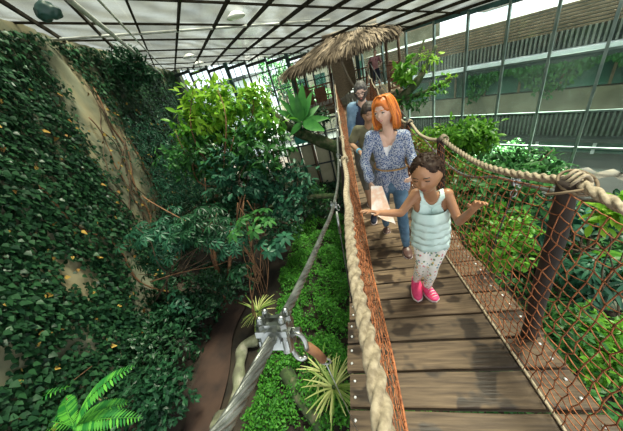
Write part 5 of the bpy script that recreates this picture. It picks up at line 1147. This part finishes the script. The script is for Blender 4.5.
for q in (-1, 1): mb.cap(J['neck']+lat*q*.05+up*.03-fw*.03, J['neck']+lat*q*.065-up*.07+fw*.085, .022, .014, lat, .5)
build(remesh(mb, .006, 2), 'collar', M['denim_light'], jo)
mb = MB(); b.caps(mb, ['thigh', 'calf'], .014); mb.cap(J['ha'], J['hb'], .10, .10, fw, .85); build(remesh(mb, .008, 3), 'trousers', M['khaki'], man)
for q in 'ab':
    U, S_ = MB(), MB(); shoe(U, S_, J['n'+q], J['t'+q], .1, z0=(deck(J['n'+q][1]), deck(J['t'+q][1]))); s_ = build(remesh(U, .006, 2), 'shoe', M['shoe_brown'], man); build(S_, 'sole', M['sole'], s_)

# ---- visitor leaning on the rail inside the hut
o = V(1.45, 13.55, FZ)
q3 = lambda x, y, z: o+V(x, y, z)
J = dict(top=q3(.13, -.1, 1.66), chin=q3(.07, -.16, 1.45), neck=q3(.07, -.04, 1.40), sa=q3(-.10, -.1, 1.35), sb=q3(.24, -.02, 1.33), ea=q3(-.26, -.3, 1.16), wa=q3(-.30, -.5, 1.02), eb=q3(.33, -.15, 1.08), wb=q3(.22, -.4, 1.0), pel=q3(.05, .06, .86), ha=q3(-.05, .05, .82), hb=q3(.15, .05, .82), ka=q3(-.06, -.02, .46), kb=q3(.18, .0, .45), na=q3(-.05, .08, .09), nb=q3(.2, .1, .09), ta=q3(-.09, -.12, .03), tb=q3(.2, -.1, .03))
vis = thing('person', 'bald visitor in rosy shirt and dark shorts inside the thatched hut', 'person', o)
b = Body(J, 1.65, .215, (-30, 15, 0), female=False)
b.skin(vis, 'skin', ['torso', 'neck', 'uarm', 'farm', 'thigh', 'calf'], [('a', q3(-.36, -.6, 1.0), .4, .05), ('b', q3(.15, -.5, .98), .4, .05)], .008)
b.face_parts(vis, 'beard', 'lips')
build(b.hair_shell(vis, 'hair_grey', lambda u: sstep(.1, .4, u[:, 1])*(1-sstep(.35, .5, u[:, 2]))*(1-sstep(-.3, -.5, u[:, 2]))*.02, 0), 'hair', M['hair_grey'], vis)
mb = MB(); b.caps(mb, ['torso', 'uarm'], .014); build(remesh(mb, .01, 3), 'shirt', M['rose_cloth'], vis)
mb = MB(); b.caps(mb, ['thigh'], .018); mb.cap(J['ha'], J['hb'], .1, .1, V(0, 1, 0), .85); build(remesh(mb, .01, 3), 'shorts', M['navy'], vis)
for q in 'ab':
    U, S_ = MB(), MB(); shoe(U, S_, J['n'+q], J['t'+q], .1, z0=(FZ, FZ)); s_ = build(remesh(U, .008, 2), 'shoe', M['shoe_brown'], vis); build(S_, 'sole', M['sole'], s_)

# ================================================================== camera, daylight
cam = bpy.data.cameras.new('camera'); cam.sensor_width = 36; cam.lens = 36*F/623; cam.clip_start = .02; cam.clip_end = 300
co = bpy.data.objects.new('camera', cam); C.objects.link(co)
mw = np.eye(4); mw[:3, 0] = RW @ V(1, 0, 0); mw[:3, 1] = RW @ V(0, -1, 0); mw[:3, 2] = RW @ V(0, 0, -1); mw[:3, 3] = EYE
co.matrix_world = Matrix(mw.tolist())
bpy.context.scene.camera = co
w = bpy.data.worlds.new('sky'); bpy.context.scene.world = w; w.use_nodes = True; nt = w.node_tree
bg = nt.nodes['Background']; bg.inputs[0].default_value = (.92, .97, 1.0, 1); bg.inputs[1].default_value = 2.0
sun = bpy.data.lights.new('sun', 'SUN'); sun.energy = 82; sun.angle = math.radians(18); sun.color = (1, .93, .80)
so = bpy.data.objects.new('sun', sun); C.objects.link(so)
so.rotation_euler = Vector((-.30, -.18, -.93)).to_track_quat('-Z', 'Y').to_euler()
sc = bpy.context.scene; vs = sc.view_settings
sc.display_settings.display_device = 'sRGB'; vs.view_transform = 'Standard'; vs.look = 'None'; vs.gamma = 1; vs.exposure = 0.2; vs.use_curve_mapping = False
sc.cycles.max_bounces = 7; sc.cycles.diffuse_bounces = 3; sc.cycles.glossy_bounces = 3; sc.cycles.transmission_bounces = 4; sc.cycles.transparent_max_bounces = 16
sc.cycles.sample_clamp_indirect = 4; sc.cycles.use_denoising = True
